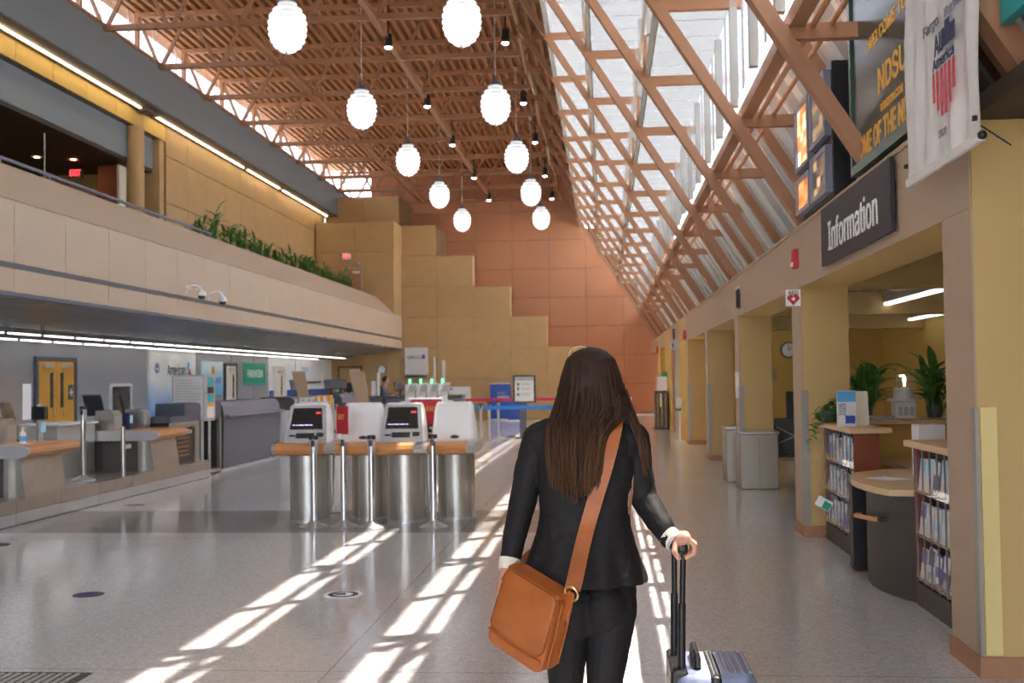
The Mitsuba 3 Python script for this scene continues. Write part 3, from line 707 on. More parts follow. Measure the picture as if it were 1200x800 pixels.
part(ls_, 'holder', cbx(-7.42, 16.52, 0.906, -7.30, 16.66, 1.16, 0.006), 'navy'); part(ls_, 'card', bx(-7.30, 16.54, 1.0, -7.295, 16.64, 1.12), 'paleblue')
ac = thing('acrylic_shield', 'clear acrylic shield standing on the nearest ticket desk', 'shield')
part(ac, 'sheet', bx(-7.1, 12.32, 0.91, -7.094, 13.25, 1.75), 'acrylic')
for y in (12.34, 13.2): part(ac, 'foot', bx(-7.14, y, 0.905, -7.05, y + .03, 0.93), 'silver')
part(ac, 'notice', bx(-7.09, 13.0, 1.18, -7.088, 13.2, 1.62), 'paper')
sc = thing('scale_post', 'grey steel post with a baggage scale display by the orange door', 'post')
part(sc, 'post', rod((-7.45, 14.1, 0.30), (-7.45, 14.1, 1.35), 0.04, 14), 'silver', smooth=40)
part(sc, 'display', cbx(-7.50, 13.93, 1.15, -7.30, 14.04, 1.32, 0.01), 'black')
part(sc, 'card', bx(-7.41, 14.02, 0.98, -7.40, 14.16, 1.12), 'paleblue')
bw = thing('baggage_well', 'brushed steel baggage scale well between the two ticket desks', 'baggage scale')
part(bw, 'back_panel', bx(-8.25, 13.7, 0.3, -8.15, 15.9, 1.05), 'steel')
part(bw, 'belt', bx(-8.1, 13.7, 0.3, -7.55, 14.4, 0.36), 'charcoal')
part(bw, 'monitor_shelf', cbx(-8.15, 16.0, 0.90, -7.70, 18.1, 0.955, 0.008), 'steel')
part(bw, 'shelf_body', bx(-8.15, 16.0, 0.3, -7.75, 18.1, 0.90), 'grille')
part(bw, 'side_cabinet', cbx(-8.12, 14.75, 0.3, -7.55, 15.9, 1.03, 0.01), 'steel')
part(bw, 'cabinet_top', cbx(-8.15, 14.7, 1.03, -7.5, 15.92, 1.06, 0.008), 'offwhite')
part(bw, 'box', cbx(-8.1, 13.75, 0.36, -7.7, 14.3, 0.75, 0.02), 'greyplastic')
gp = thing('guard_post', 'short chrome guard post at the end cap of the second ticket desk', 'post')
part(gp, 'post', rod((-6.85, 15.3, 0.30), (-6.85, 15.3, 1.0), 0.03, 14), 'chrome', smooth=40)
part(gp, 'bracket', bx(-6.88, 15.28, 0.68, -6.82, 15.5, 0.74), 'silver')
sz = thing('baggage_sizer', 'slate baggage sizer with a brown size check board', 'baggage sizer')
part(sz, 'body', bx(-7.6, 17.2, 0.30, -6.93, 18.35, 0.95), 'darkbrown')
part(sz, 'board', bx(-6.93, 17.30, 0.34, -6.91, 18.15, 0.88), 'darkbrown')
for a in ((17.18, 17.28), (18.17, 18.35)): part(sz, 'frame', bx(-6.94, a[0], 0.28, -6.88, a[1], 0.95), 'steel')
part(sz, 'frame', bx(-6.94, 17.2, 0.88, -6.88, 18.35, 0.97), 'steel')
part(sz, 'heading', lay(text('SIZE CHECK', 0.06, bold=True, width=0.62), LEFT, -6.91, 17.78, 0.80), 'offwhite')
for i in range(5): part(sz, 'text_line', bx(-6.91, 17.42, 0.70 - 0.07 * i, -6.905, 17.95, 0.715 - 0.07 * i), 'brownlight')
part(sz, 'upper_panel', prism(Polygon([(17.15, 0.97), (18.46, 0.97), (18.46, 1.22), (18.40, 1.27), (17.75, 1.27), (17.75, 1.07), (17.15, 1.07)]), -7.4, -6.9, 'x'), 'slate')
lb = thing('list_board', 'white framed notice board of printed lines behind the baggage sizer', 'notice board')
part(lb, 'board', bx(-7.42, 18.5, 0.95, -6.85, 18.54, 1.75), 'greyplastic')
part(lb, 'sheet', bx(-7.39, 18.49, 0.98, -6.88, 18.5, 1.72), 'offwhite')
for i in range(14):
    w = 0.44 if i % 4 else 0.30
    part(lb, 'text_line', bx(-7.35, 18.484, 1.645 - 0.047 * i, -7.35 + w, 18.49, 1.66 - 0.047 * i), 'greyplastic')
part(lb, 'leg', bx(-7.36, 18.52, 0.3, -7.30, 18.56, 0.95), 'silver'); part(lb, 'leg', bx(-6.97, 18.52, 0.3, -6.91, 18.56, 0.95), 'silver')
sb = thing('picture_board', 'narrow upright board with teal, black and orange pictures', 'notice board')
part(sb, 'leg', bx(-6.86, 18.72, 0.0, -6.84, 18.78, 0.95), 'silver')
part(sb, 'board', bx(-6.87, 18.56, 0.95, -6.83, 18.98, 1.75), 'silver')
for (a, b, m_) in ((1.55, 1.70, 'teal'), (1.42, 1.54, 'black'), (1.27, 1.41, 'teal'), (1.20, 1.26, 'orange'), (1.0, 1.19, 'cream')):
    part(sb, 'picture', bx(-6.83, 18.60, a, -6.825, 18.90, b), m_)
by = thing('counter_bay', 'open steel framed bay between baggage sizer and slate counter', 'frame')
part(by, 'back', bx(-7.6, 18.6, 0.05, -7.3, 19.5, 1.0), 'charcoal')
for a in (18.55, 19.42): part(by, 'upright', bx(-6.96, a, 0.0, -6.90, a + 0.06, 0.98), 'steel')
part(by, 'sill', bx(-7.3, 18.6, 0.03, -6.9, 19.45, 0.09), 'steel')
part(by, 'head_panel', prism(Polygon([(18.55, 0.98), (19.5, 0.98), (19.5, 1.24), (19.42, 1.27), (18.95, 1.27), (18.95, 1.05), (18.55, 1.05)]), -7.4, -6.91, 'x'), 'slate')
def slate_counter(label, x, y0, y1, group='slate front counters'):
    c = thing('slate_counter', label, 'counter', group)
    pf = Polygon([(-0.8, 0.05), (-0.02, 0.05), (0, 0.9), (0.0, 0.97), (-0.03, 1.17), (-0.09, 1.24), (-0.16, 1.255), (-0.8, 1.255)])
    pr_ = Polygon([(x + a, b) for a, b in pf.exterior.coords])
    part(c, 'body', prism(pr_, y0 + 0.03, y1, 'y'), 'slate')
    part(c, 'end_panel', prism(Polygon([(x + a * 1.0, b) for a, b in pf.buffer(0.008).exterior.coords]), y0, y0 + 0.03, 'y'), 'charcoal')
    up = Polygon([(x - 0.0, 1.0), (x + 0.008, 1.0), (x - 0.022, 1.175), (x - 0.085, 1.25), (x - 0.16, 1.265), (x - 0.16, 1.25), (x - 0.09, 1.235), (x - 0.032, 1.16)])
    part(c, 'upper_face', prism(up.buffer(0), y0 + 0.03, y1, 'y'), 'slatelight')
    part(c, 'rail', bx(x - 0.01, y0 + 0.1, 0.98, x + 0.07, y1 + 0.12, 1.03), 'slatelight')
    part(c, 'kick', bx(x - 0.7, y0, 0, x - 0.03, y1, 0.06), 'silver')
slate_counter('slate counter with a rounded top between picture board and pedestal kiosks', -6.9, 19.6, 23.1)
slate_counter('slate counter with a rounded top behind the leftmost kiosk', -7.05, 24.8, 28.0)
slate_counter('slate counter with a rounded top farther behind the pedestal kiosks', -7.05, 29.3, 31.4)

# ================================================================ stanchions and belts
stn = Proto('stanchion')
stn.add('base', lathe([(0, 0), (0.157, 0), (0.16, 0.012), (0.135, 0.025), (0.07, 0.05), (0.038, 0.075), (0, 0.075)], 32), 'silver', smooth=35)
stn.add('pole', lathe([(0, 0.06), (0.036, 0.06), (0.036, 0.93), (0, 0.93)], 20), 'chrome', smooth=40)
stn.add('collar', lathe([(0, 0.82), (0.043, 0.82), (0.047, 0.965), (0, 0.965)], 20), 'silver', smooth=40)
stn.add('cap', lathe([(0, 0.965), (0.049, 0.965), (0.049, 0.995), (0.042, 1.008), (0, 1.008)], 20), 'black', smooth=40)
stn.add('belt_slot', bx(-0.018, -0.053, 0.89, 0.018, -0.04, 0.96), 'black')
ST = [(-3.215, 12.03, 'before the leftmost kiosk pedestal', ()), (-2.565, 12.0, 'before the kiosk screen that faces the viewer in the middle', ()), (-1.89, 12.03, 'before the rightmost kiosk pedestal', ('collar',)),
      (-3.37, 13.45, 'behind the joint of the kiosk counter at left', ()), (-2.17, 13.45, 'carrying the red entrance sign', ())]
for (x, y, w, sk) in ST:
    stn.stamp(TR(x, y, 0), 'chrome belt stanchion ' + w, 'stanchion', 'stanchions at the kiosk counter', skip=sk)
stn.stamp(TR(-2.89, 12.06, 0), 'chrome stanchion holding a turned red sign', 'stanchion', 'stanchions at the kiosk counter', skip=('cap', 'collar'))
stn.stamp(TR(-7.1, 14.6, 0.30), 'chrome stanchion on the counter plinth before the orange door', 'stanchion')
for (x, y, w) in ((-3.05, 27.0, 'nearest of three under the blue belt'), (-3.01, 28.6, 'middle of three under the blue belt'), (-2.92, 30.1, 'farthest of three, before the blue banner'), (-0.75, 27.0, 'hidden end of the blue belt behind the woman')):
    stn.stamp(TR(x, y, 0), 'silver stanchion, ' + w, 'stanchion', 'stanchions of the far queue')
for (x, y) in ((-6.6, 37.5), (-1.2, 37.5)): stn.stamp(TR(x, y, 0), 'distant stanchion at the %s end of the red belt' % ('left' if x < -3 else 'right'), 'stanchion', 'stanchions of the red belt')
solo('queue_belt', 'bright blue queue belt stretched toward the woman', 'belt', bx(-3.03, 26.995, 0.865, -0.77, 27.005, 0.955), 'beltblue')
solo('queue_belt', 'short blue queue belt running between the far stanchions', 'belt', bar((-3.05, 27.03, 0.915), (-3.01, 28.57, 0.915), 0.06, 0.005), 'beltblue')
solo('queue_belt', 'blue queue belt reaching left from the far stanchions', 'belt', bx(-3.6, 26.995, 0.865, -3.07, 27.005, 0.955), 'beltblue')
solo('queue_belt', 'thin red queue belt far behind the kiosks', 'belt', bx(-6.58, 37.495, 0.86, -1.22, 37.505, 0.96), 'redband')
es = thing('entrance_sign', 'red entrance sign with yellow letters on a stanchion behind the kiosks', 'sign')
part(es, 'board', cbx(-2.38, 13.43, 1.06, -2.00, 13.45, 1.37, 0.004), 'red')
part(es, 'frame', bx(-2.40, 13.425, 1.37, -1.98, 13.455, 1.39), 'silver'); part(es, 'frame', bx(-2.40, 13.425, 1.03, -1.98, 13.455, 1.06), 'charcoal')
part(es, 'lettering', lay(text('ENTRANCE', 0.062, bold=True, width=0.34), FRONT, -2.19, 13.43, 1.25), 'gold')
part(es, 'clip', bx(-2.19, 13.43, 1.0, -2.15, 13.46, 1.05), 'charcoal')
rs = thing('red_sign', 'red sign turned sideways on a stanchion before the kiosk counter', 'sign')
M_ = TR(-2.89, 12.05, 0, rz=-0.92)
part(rs, 'board', moved(cbx(-0.15, -0.012, 1.02, 0.15, 0.0, 1.33, 0.004), M_), 'red')
part(rs, 'frame', moved(bx(-0.165, -0.016, 1.0, -0.15, 0.006, 1.35), M_), 'silver')
part(rs, 'lettering', moved(lay(text('EXIT', 0.055, bold=True), FRONT, -0.02, -0.012, 1.21), M_), 'gold')

# ================================================================ kiosk counter and kiosks
kc = thing('kiosk_counter', 'orange wood kiosk counter on four brushed steel pedestals', 'counter')
ct = Polygon([(12.28, 0.77), (13.15, 0.77), (13.2, 0.80), (13.22, 0.84), (13.2, 0.88), (13.15, 0.905), (12.28, 0.905), (12.22, 0.88), (12.195, 0.84), (12.22, 0.795)])
for (a, b) in ((-3.72, -3.15), (-3.03, -2.14), (-1.99, -1.55)):
    part(kc, 'wood_top', prism(ct, a, b, 'x'), 'wood', smooth=35)
for (a, b) in ((-3.15, -3.03), (-2.14, -1.99), (-1.55, -1.47)):
    part(kc, 'steel_joint', prism(ct.buffer(-0.006), a, b, 'x'), 'silver', smooth=35)
part(kc, 'end_cap', prism(ct.buffer(-0.004), -3.75, -3.72, 'x'), 'silver', smooth=35)
def oval(rx, ry, z0, z1, n=40): 
    m = trimesh.creation.cylinder(radius=1, height=z1 - z0, sections=n); m.apply_scale([rx, ry, 1]); m.apply_translation([0, 0, (z0 + z1) / 2]); return m
for (x, y, r) in ((-3.42, 12.62, 0.225), (-2.77, 12.9, 0.215), (-2.29, 12.62, 0.215), (-1.75, 12.9, 0.215)):
    p_ = part(kc, 'pedestal', moved(oval(r, 0.24, 0.02, 0.77), TR(x, y)), 'steel', smooth=40)
    part(p_, 'foot_ring', moved(oval(r + 0.012, 0.25, 0, 0.03), TR(x, y)), 'silver', smooth=40)
def kshell(back=False):
    secs = []
    for z, w, yf, rr in [(0, 0.240, 0.22, .045), (0.03, 0.245, 0.23, .05), (0.2, 0.235, 0.22, .06), (0.36, 0.218, 0.20, .06), (0.425, 0.205, 0.15, .05), (0.445, 0.19, 0.11, .04)]:
        yb = -0.186 + 0.364 * z
        q = sbox(-w + rr, yb + rr, w - rr, yf - rr).buffer(rr, 6)
        c = np.array(q.exterior.coords)[:-1]
        s_ = np.linspace(0, 1, len(c) + 1)
        t_ = np.linspace(0, 1, 49)[:-1]
        cc = np.vstack([c, c[:1]])
        secs.append(np.stack([np.interp(t_, s_, cc[:, 0]), np.interp(t_, s_, cc[:, 1]), np.full(48, z)], 1))
    return loft(secs)
ks = Proto('check_in_kiosk')
ks.add('shell', kshell(), 'white', smooth=40)
tl = math.atan2(0.16, 0.44)
def tilt(m): return moved(m, TR(0, -0.205, 0.0, rx=-tl))
fp_ = Polygon([(-0.245, 0.0), (0.245, 0.0), (0.205, 0.45), (-0.205, 0.45)])
fpm = lambda poly, a, b: tilt(prism(poly, a, b, 'y'))
ks.add('bezel', fpm(fp_.buffer(-0.01).buffer(0.01), -0.012, 0.01), 'greyplastic')
ks.add('screen', fpm(Polygon([(-0.19, 0.16), (0.19, 0.16), (0.165, 0.415), (-0.165, 0.415)]), -0.016, -0.01), 'black')
ks.add('reader_slot', fpm(sbox(-0.11, 0.055, 0.10, 0.115), -0.02, -0.01), 'dark')
ks.add('receipt_slot', fpm(sbox(0.125, 0.07, 0.205, 0.12), -0.018, -0.01), 'dark')
ks.add('card_slot', fpm(sbox(-0.19, 0.075, -0.12, 0.095), -0.018, -0.01), 'dark')
for q, (a, w) in enumerate(((-0.13, .03), (-0.09, .02), (-0.06, .06), (0.01, .05), (0.07, .03))):
    ks.add('screen_text%d' % q, fpm(sbox(a - 0.03, 0.205, a - 0.03 + w, 0.216), -0.018, -0.015), 'purple', emitter=emit((0.45, 0.38, 0.6)))
ks.add('screen_mark', fpm(sbox(0.10, 0.345, 0.155, 0.365), -0.018, -0.015), 'red', emitter=emit((0.7, 0.03, 0.03)))
ks.stamp(TR(-3.40, 12.56, 0.905), 'check-in kiosk with a dark screen at the left end of the counter', 'kiosk', 'check-in kiosks on the wood counter')
ks.stamp(TR(-2.30, 12.56, 0.905), 'check-in kiosk with a dark screen in the middle of the counter', 'kiosk', 'check-in kiosks on the wood counter')
kb = Proto('check_in_kiosk')
kb.add('shell', kshell(), 'white', smooth=40)
kb.add('bezel', fpm(fp_.buffer(-0.01).buffer(0.01), -0.012, 0.01), 'greyplastic')
kb.add('screen', fpm(Polygon([(-0.19, 0.16), (0.19, 0.16), (0.165, 0.415), (-0.165, 0.415)]), -0.016, -0.01), 'black')
kb.add('cable_hole', moved(lathe([(0, 0), (0.045, 0), (0.045, 0.006), (0, 0.006)], 20), np.array([[1.1, 0, 0, -0.02], [0, 0, 1, 0.230], [0, 0.45, 0, 0.05], [0, 0, 0, 1.0]])), 'dark')
kb.stamp(TR(-2.80, 12.78, 0.905, rz=PI), 'white kiosk seen from behind, left of the middle screen', 'kiosk', 'check-in kiosks on the wood counter')
kb.stamp(TR(-1.74, 12.78, 0.905, rz=PI), 'white kiosk seen from behind at the right end of the counter', 'kiosk', 'check-in kiosks on the wood counter')

# ================================================================ floor marks and grate
def disc(r, z0=0.0005, z1=0.002): return lathe([(0, z0), (r, z0), (r, z1), (0, z1)], 40)
fs = thing('floor_sticker', 'round white and navy floor sticker in the middle of the floor', 'floor sticker')
part(fs, 'disc', moved(disc(0.15), TR(-1.99, 8.26)), 'white')
part(fs, 'ring', moved(lathe([(0.075, 0.002), (0.115, 0.002), (0.115, 0.003), (0.075, 0.003)], 40), TR(-1.99, 8.26)), 'sticker')
part(fs, 'figure', moved(bx(-0.06, -0.03, 0.002, 0.02, 0.04, 0.003), TR(-1.99, 8.26)), 'sticker')
solo('floor_sticker', 'round navy floor sticker at left', 'floor sticker', moved(disc(0.115), TR(-3.955, 8.22)), 'sticker')
solo('floor_sticker', 'navy floor sticker cut by the left picture edge', 'floor sticker', moved(disc(0.14), TR(-6.14, 10.75)), 'sticker')
solo('floor_plate', 'small dark floor plate by the counter plinth', 'floor plate', bx(-6.35, 14.2, 0.0005, -6.1, 14.32, 0.003), 'charcoal')
gr = thing('floor_grate', 'ribbed metal entry grate at the lower left corner', 'grate')
part(gr, 'frame', bx(-6.0, 4.0, 0.0005, -2.86, 6.0, 0.003), 'grille')
gs = shp(bx(-0.012, 4.05, 0.003, 0.012, 5.96, 0.009), 'silver')
for i in range(64): part(gr, 'slat', gs, None, M=TR(-5.95 + 0.048 * i))
# ================================================================ far end
YW = 43.97
k = thing('airline_sign', 'pale grey hanging airline panel on the tan stepped wall', 'sign')
part(k, 'board', bx(-8.0, YW - 0.05, 1.82, -7.06, YW, 2.92), 'offwhite')
part(k, 'lettering', lay(text('UNITED', 0.11, bold=True, width=0.52), FRONT, -7.62, YW - 0.05, 2.53), 'navy')
part(k, 'globe_mark', bx(-7.31, YW - 0.06, 2.46, -7.18, YW - 0.05, 2.62), 'blue')
part(k, 'ledge', bx(-8.0, YW - 0.10, 1.73, -7.1, YW, 1.82), 'navy')
def clock(label, M):
    c = thing('wall_clock', label, 'clock')
    part(c, 'rim', moved(lathe([(0.15, 0), (0.175, 0.0), (0.175, 0.05), (0.15, 0.05)], 32), M), 'charcoal')
    part(c, 'dial', moved(lathe([(0, 0.03), (0.155, 0.03), (0.155, 0.034), (0, 0.034)], 32), M), 'white')
    part(c, 'hand', moved(bx(-0.006, -0.02, 0.036, 0.006, 0.12, 0.04), M), 'black')
    part(c, 'hand', moved(bar((0, 0, 0.038), (0.06, 0.055, 0.038), 0.012, 0.004), M), 'black')
    for i in range(12):
        a = i * PI / 6
        part(c, 'hour_mark', moved(bar((0.12 * math.cos(a), 0.12 * math.sin(a), 0.036), (0.14 * math.cos(a), 0.14 * math.sin(a), 0.036), 0.01, 0.004), M), 'black')
def on(B, x, y, z):
    M = B.copy(); M[:3, 3] = (x, y, z); return M
clock('round wall clock on the tan wall under the balcony', on(FRONT, -8.93, YW, 2.06))
clock('round wall clock on the ochre wall behind the square pillars', on(FRONT, 3.98, 24.58, 2.16))
def door_front(n, label, x0, x1, z0, z1, y, m, fm):
    d = S('door_%d' % n, label)
    part(d, 'leaf', cbx(x0, y - 0.02, z0, x1, y, z1, 0.005), m)
    part(d, 'frame', bx(x0 - .07, y - .04, z0, x0, y, z1 + .07), fm); part(d, 'frame', bx(x1, y - .04, z0, x1 + .07, y, z1 + .07), fm)
    part(d, 'frame', bx(x0, y - .04, z1, x1, y, z1 + .07), fm)
    part(d, 'closer', bx(x0 + .5 * (x1 - x0), y - .1, z1 - .16, x1 - .05, y - .02, z1 - .07), 'offwhite')
    part(d, 'handle', rod((x1 - .1, y - .06, z0 + .95), (x1 - .22, y - .06, z0 + .95), 0.015), 'chrome')
    return d
door_front(4, 'tan door in the stepped wall under the balcony', -10.67, -9.8, 0, 2.14, YW, 'tan', 'joint')
door_front(5, 'dark tan door on the balcony level below a lit exit sign', -10.02, -9.40, 3.9, 5.95, 42.36, 'brownlight', 'fascia')
def exit_sign(label, x, y, z, w, h, lit):
    e = thing('exit_sign', label, 'exit sign')
    if lit == 1: part(e, 'stem', bx(x - 0.02, y - 0.04, z + h / 2, x + 0.02, y - 0.02, 7.0), 'black')
    part(e, 'case', bx(x - w / 2, y - 0.06, z - h / 2, x + w / 2, y, z + h / 2), 'black' if lit == 1 else 'white')
    part(e, 'lettering', lay(text('EXIT', h * 0.62, 0.006, True, width=w * 0.74), FRONT, x, y - 0.06, z), 'red', emitter=emit(V(1.0, 0.04, 0.06) * (1.6 if lit == 1 else 1.1)))
exit_sign('black exit sign with red letters in the balcony restaurant', -12.82, 26.0, 6.77, 0.36, 0.23, 1)
exit_sign('small white exit sign with red letters over the balcony door', -9.96, 42.36, 6.46, 0.32, 0.24, 2)
cm = thing('wall_camera', 'small grey camera on the stepped wall beside the balcony door', 'camera')
part(cm, 'body', bx(-9.5, 42.1, 6.12, -9.42, 42.36, 6.2), 'greyplastic')
# whiteboard, banners, sign post
wbd = thing('white_board', 'white notice board on the tan wall beside the red belt', 'notice board')
part(wbd, 'board', cbx(-6.24, YW - 0.04, 0.74, -5.36, YW, 1.33, 0.006), 'white')
part(wbd, 'mark', bx(-6.18, YW - 0.045, 1.2, -6.08, YW - 0.04, 1.27), 'blue')
part(wbd, 'post', bx(-5.80, YW - 0.07, 0.70, -5.77, YW - 0.045, 1.05), 'greyplastic')
ub = thing('banner_stand', 'royal blue banner stand with white lettering before the tan wall', 'banner')
part(ub, 'sheet', bx(-4.52, 43.3, 0.06, -3.70, 43.31, 1.42), 'blue')
part(ub, 'base', bx(-4.52, 43.2, 0, -3.70, 43.42, 0.06), 'silver'); part(ub, 'top_rail', bx(-4.52, 43.29, 1.42, -3.7, 43.32, 1.46), 'silver')
part(ub, 'lettering', lay(text('united', 0.10, width=0.34), FRONT, -4.05, 43.3, 1.08), 'offwhite')
part(ub, 'lettering', lay(text('express', 0.12, bold=True, width=0.46), FRONT, -4.0, 43.3, 0.93), 'white')
part(ub, 'stripe', bx(-4.3, 43.295, 0.74, -3.75, 43.3, 0.76), 'purple')
us = thing('banner_stand', 'small blue banner stand behind the black framed notice board', 'banner')
part(us, 'sheet', bx(-3.75, 42.4, 0.05, -3.02, 42.41, 0.75), 'blue'); part(us, 'base', bx(-3.75, 42.3, 0, -3.02, 42.5, 0.05), 'silver')
ns = thing('notice_stand', 'black framed notice board on a dark post before the tan wall', 'notice board')
part(ns, 'frame', cbx(-2.5, 30.0, 0.96, -1.89, 30.06, 1.71, 0.01), 'black')
part(ns, 'sheet', bx(-2.45, 29.99, 1.0, -1.94, 30.0, 1.66), 'white')
part(ns, 'header', bx(-2.45, 29.985, 1.56, -1.94, 29.99, 1.66), 'greyplastic')
for i, z in enumerate((1.48, 1.36, 1.2)):
    part(ns, 'pictogram', bx(-2.40, 29.985, z - .05, -2.33, 29.99, z + .02), 'charcoal')
    part(ns, 'text_line', bx(-2.28, 29.985, z - .01, -2.02, 29.99, z + .005), 'greyplastic'); part(ns, 'text_line', bx(-2.28, 29.985, z - .04, -2.06, 29.99, z - .025), 'greyplastic')
part(ns, 'post', bx(-2.33, 30.0, 0.03, -2.15, 30.06, 0.96), 'slate'); part(ns, 'base', cbx(-2.45, 29.8, 0, -2.03, 30.25, 0.03, 0.005), 'charcoal')
solo('door_mat', 'small dark wedge on the floor beside the notice board post', 'door stop', bx(-2.72, 30.5, 0, -2.5, 30.6, 0.03), 'charcoal')
hd = thing('handrail', 'white handrail of the stair opening behind the stepped wall', 'handrail')
part(hd, 'rail', rod((-2.3, 44.4, 2.05), (-1.9, 44.7, 1.8), 0.05, 8), 'white')
part(hd, 'post', rod((-1.55, 43.8, 0.0), (-1.55, 43.8, 1.3), 0.05, 8), 'white')
part(hd, 'post', rod((-1.30, 43.8, 0.0), (-1.30, 43.8, 1.3), 0.05, 8), 'white')

# far ticket counter with kiosk row
fc = thing('far_counter', 'long grey ticket counter with dividers in front of the tan wall', 'counter')
for i, (a, b) in enumerate(((-9.6, -7.8), (-7.7, -6.4), (-6.35, -5.25), (-5.2, -4.1))):
    part(fc, 'section', cbx(a, 31.6, 0, b, 32.3, 1.12, 0.02), 'slatelight')
    part(fc, 'top', cbx(a - .02, 31.5, 1.12, b + .02, 32.35, 1.17, 0.01), 'slate')
part(fc, 'end', bx(-7.8, 31.55, 0, -7.7, 32.3, 1.3), 'charcoal')
part(fc, 'end', bx(-6.4, 31.55, 0, -6.35, 32.3, 1.2), 'charcoal')
fk = Proto('self_service_unit')
fk.add('stand', prism(Polygon([(-0.12, 0), (0.14, 0), (0.05, 0.45), (-0.05, 0.45)]), -0.11, 0.11, 'x'), 'white')
fk.add('panel', moved(cbx(-0.10, -0.02, 0, 0.10, 0.02, 0.50, 0.01), TR(0, -0.06, 0.10, rx=0.75, rz=0.5)), 'offwhite')
fk.add('screen', moved(bx(-0.08, -0.03, 0.22, 0.08, -0.02, 0.46), TR(0, -0.06, 0.10, rx=0.75, rz=0.5)), 'greyplastic')
fk.add('beacon', lathe([(0, 0.45), (0.035, 0.45), (0.035, 0.58), (0, 0.58)], 10), 'green', emitter=emit((0.15, 0.9, 0.3)))
ft = thing('kiosk_table', 'white table carrying the row of tilted self-service units', 'table')
part(ft, 'top', cbx(-5.35, 28.6, 1.02, -4.05, 29.4, 1.06, 0.01), 'white'); part(ft, 'panel', bx(-5.3, 28.7, 0, -4.1, 29.35, 1.02), 'offwhite')
for i in range(4):
    fk.stamp(TR(-5.15 + 0.29 * i, 29.0, 1.06), 'tilted white self-service unit with a green light, %s from the left' % ordinal(i + 1), 'kiosk', 'white self-service units on the far table')
# brown partitions, cardboard boxes and screens behind the kiosks
for i, (x0, x1, x2, x3, y) in enumerate(((-7.02, -6.72, -6.80, -6.58, 24.4), (-5.86, -5.50, -5.66, -5.36, 25.0))):
    solo('partition', 'slanted brown glass partition %s the far counter screens' % ('left of' if i == 0 else 'between'), 'partition',
         prism(Polygon([(x0, 1.84), (x1, 1.84), (x3, 1.0), (x2, 1.0)]), y, y + 0.03, 'y'), 'mauve')
for i, (x, y, z, rz) in enumerate(((-7.5, 26.6, 1.262, 1.1), (-7.55, 30.2, 1.262, 0.7), (-7.5, 31.05, 1.262, 0.6), (-7.5, 31.95, 1.172, -0.5), (-7.12, 31.95, 1.172, 0.9), (-5.95, 31.95, 1.172, 0.9), (-5.5, 31.95, 1.172, -0.6))):
    mon.stamp(TR(x, y, z, rz=rz, s=0.8), 'small black counter monitor in the distance, %s from the left' % ordinal(i + 1), 'monitor', 'distant counter monitors')
bxs = [(-6.42, 23.4, 'paper', 'offwhite', 'white carton with a grey label beside the striped carton', 0.26, 0.28), (-6.05, 23.4, 'orange', 'cream', 'orange and white striped carton behind the middle kiosk', 0.32, 0.33)]
sh = thing('side_table', 'pale low cabinet behind the kiosk counter', 'cabinet')
part(sh, 'body', cbx(-7.3, 23.3, 0, -5.7, 23.9, 0.98, 0.01), 'offwhite')
for (x, y, a, b, lab, w, h) in bxs:
    c = thing('carton', lab, 'box'); part(c, 'body', cbx(x - w / 2, y, 0.98, x + w / 2, y + 0.25, 0.98 + h, 0.004), a)
    for q in range(2): part(c, 'panel', bx(x - w / 2 + .04 + q * .13, y - .004, 1.02, x - w / 2 + .11 + q * .13, y, 0.95 + h), b if a == 'orange' else 'greyplastic')
hp = thing('paper_board', 'white sheet of small print standing behind the leftmost kiosk', 'notice board')
part(hp, 'board', bx(-4.35, 15.5, 0.5, -3.92, 15.52, 1.32), 'offwhite'); part(hp, 'post', rod((-3.86, 15.5, 0), (-3.86, 15.5, 1.36), 0.02, 8), 'silver'); part(hp, 'post', rod((-4.4, 15.5, 0), (-4.4, 15.5, 1.36), 0.02, 8), 'silver')
for i in range(10): part(hp, 'text_line', bx(-4.3, 15.495, 1.24 - .05 * i, -3.98, 15.5, 1.255 - .05 * i), 'greyplastic')
for (x, y, z0, z1, m_, lab) in ((-7.85, 32.1, 1.17, 1.62, 'paleblue', 'pale blue leaflet stand on the far counter'), (-6.55, 31.8, 1.17, 1.85, 'white', 'tall white sign stick on the far counter'), (-6.72, 31.8, 1.17, 1.6, 'paper', 'white leaflet holder on the far counter beside the agent'), (-5.1, 33.0, 0.0, 2.3, 'white', 'thin tall white post behind the self-service units'), (-4.85, 33.0, 0.0, 2.2, 'offwhite', 'second thin white post beside the tall one behind the self-service units')):
    solo('counter_card', lab, 'sign', bx(x - 0.06 if z1 < 2 else x - 0.03, y, z0, x + 0.06 if m_ != 'white' else x + .02, y + 0.02, z1), m_)
# ================================================================ balcony details
rl = thing('balcony_rail', 'thin grey metal rail along the balcony parapet', 'railing')
part(rl, 'rail', rod((-8.93, 4, 5.0), (-8.93, 24.6, 5.0), 0.028, 10), 'slatelight')
for i in range(14): part(rl, 'bracket', bar((-8.93, 24.5 - 1.465 * i, 4.86), (-8.93, 24.5 - 1.465 * i, 4.99), 0.03), 'slatelight')
cam_ = Proto('dome_camera')
cam_.add('plate', bx(-0.02, -0.05, -0.08, 0.0, 0.05, 0.08), 'white')
cam_.add('arm', tube([(0, 0, 0.02), (0.08, 0, 0.06), (0.16, 0.02, 0.085), (0.24, 0.04, 0.06), (0.28, 0.05, -0.02)], 0.03, 10), 'white', smooth=50)
cam_.add('housing', moved(lathe([(0, 0.05), (0.05, 0.04), (0.085, 0.0), (0.09, -0.06), (0, -0.06)], 20), TR(0.28, 0.05, -0.06)), 'white', smooth=40)
cam_.add('dome', moved(lathe([(0.07, 0), (0.065, -0.03), (0.045, -0.055), (0, -0.068)], 20), TR(0.28, 0.05, -0.12)), 'black', smooth=60)
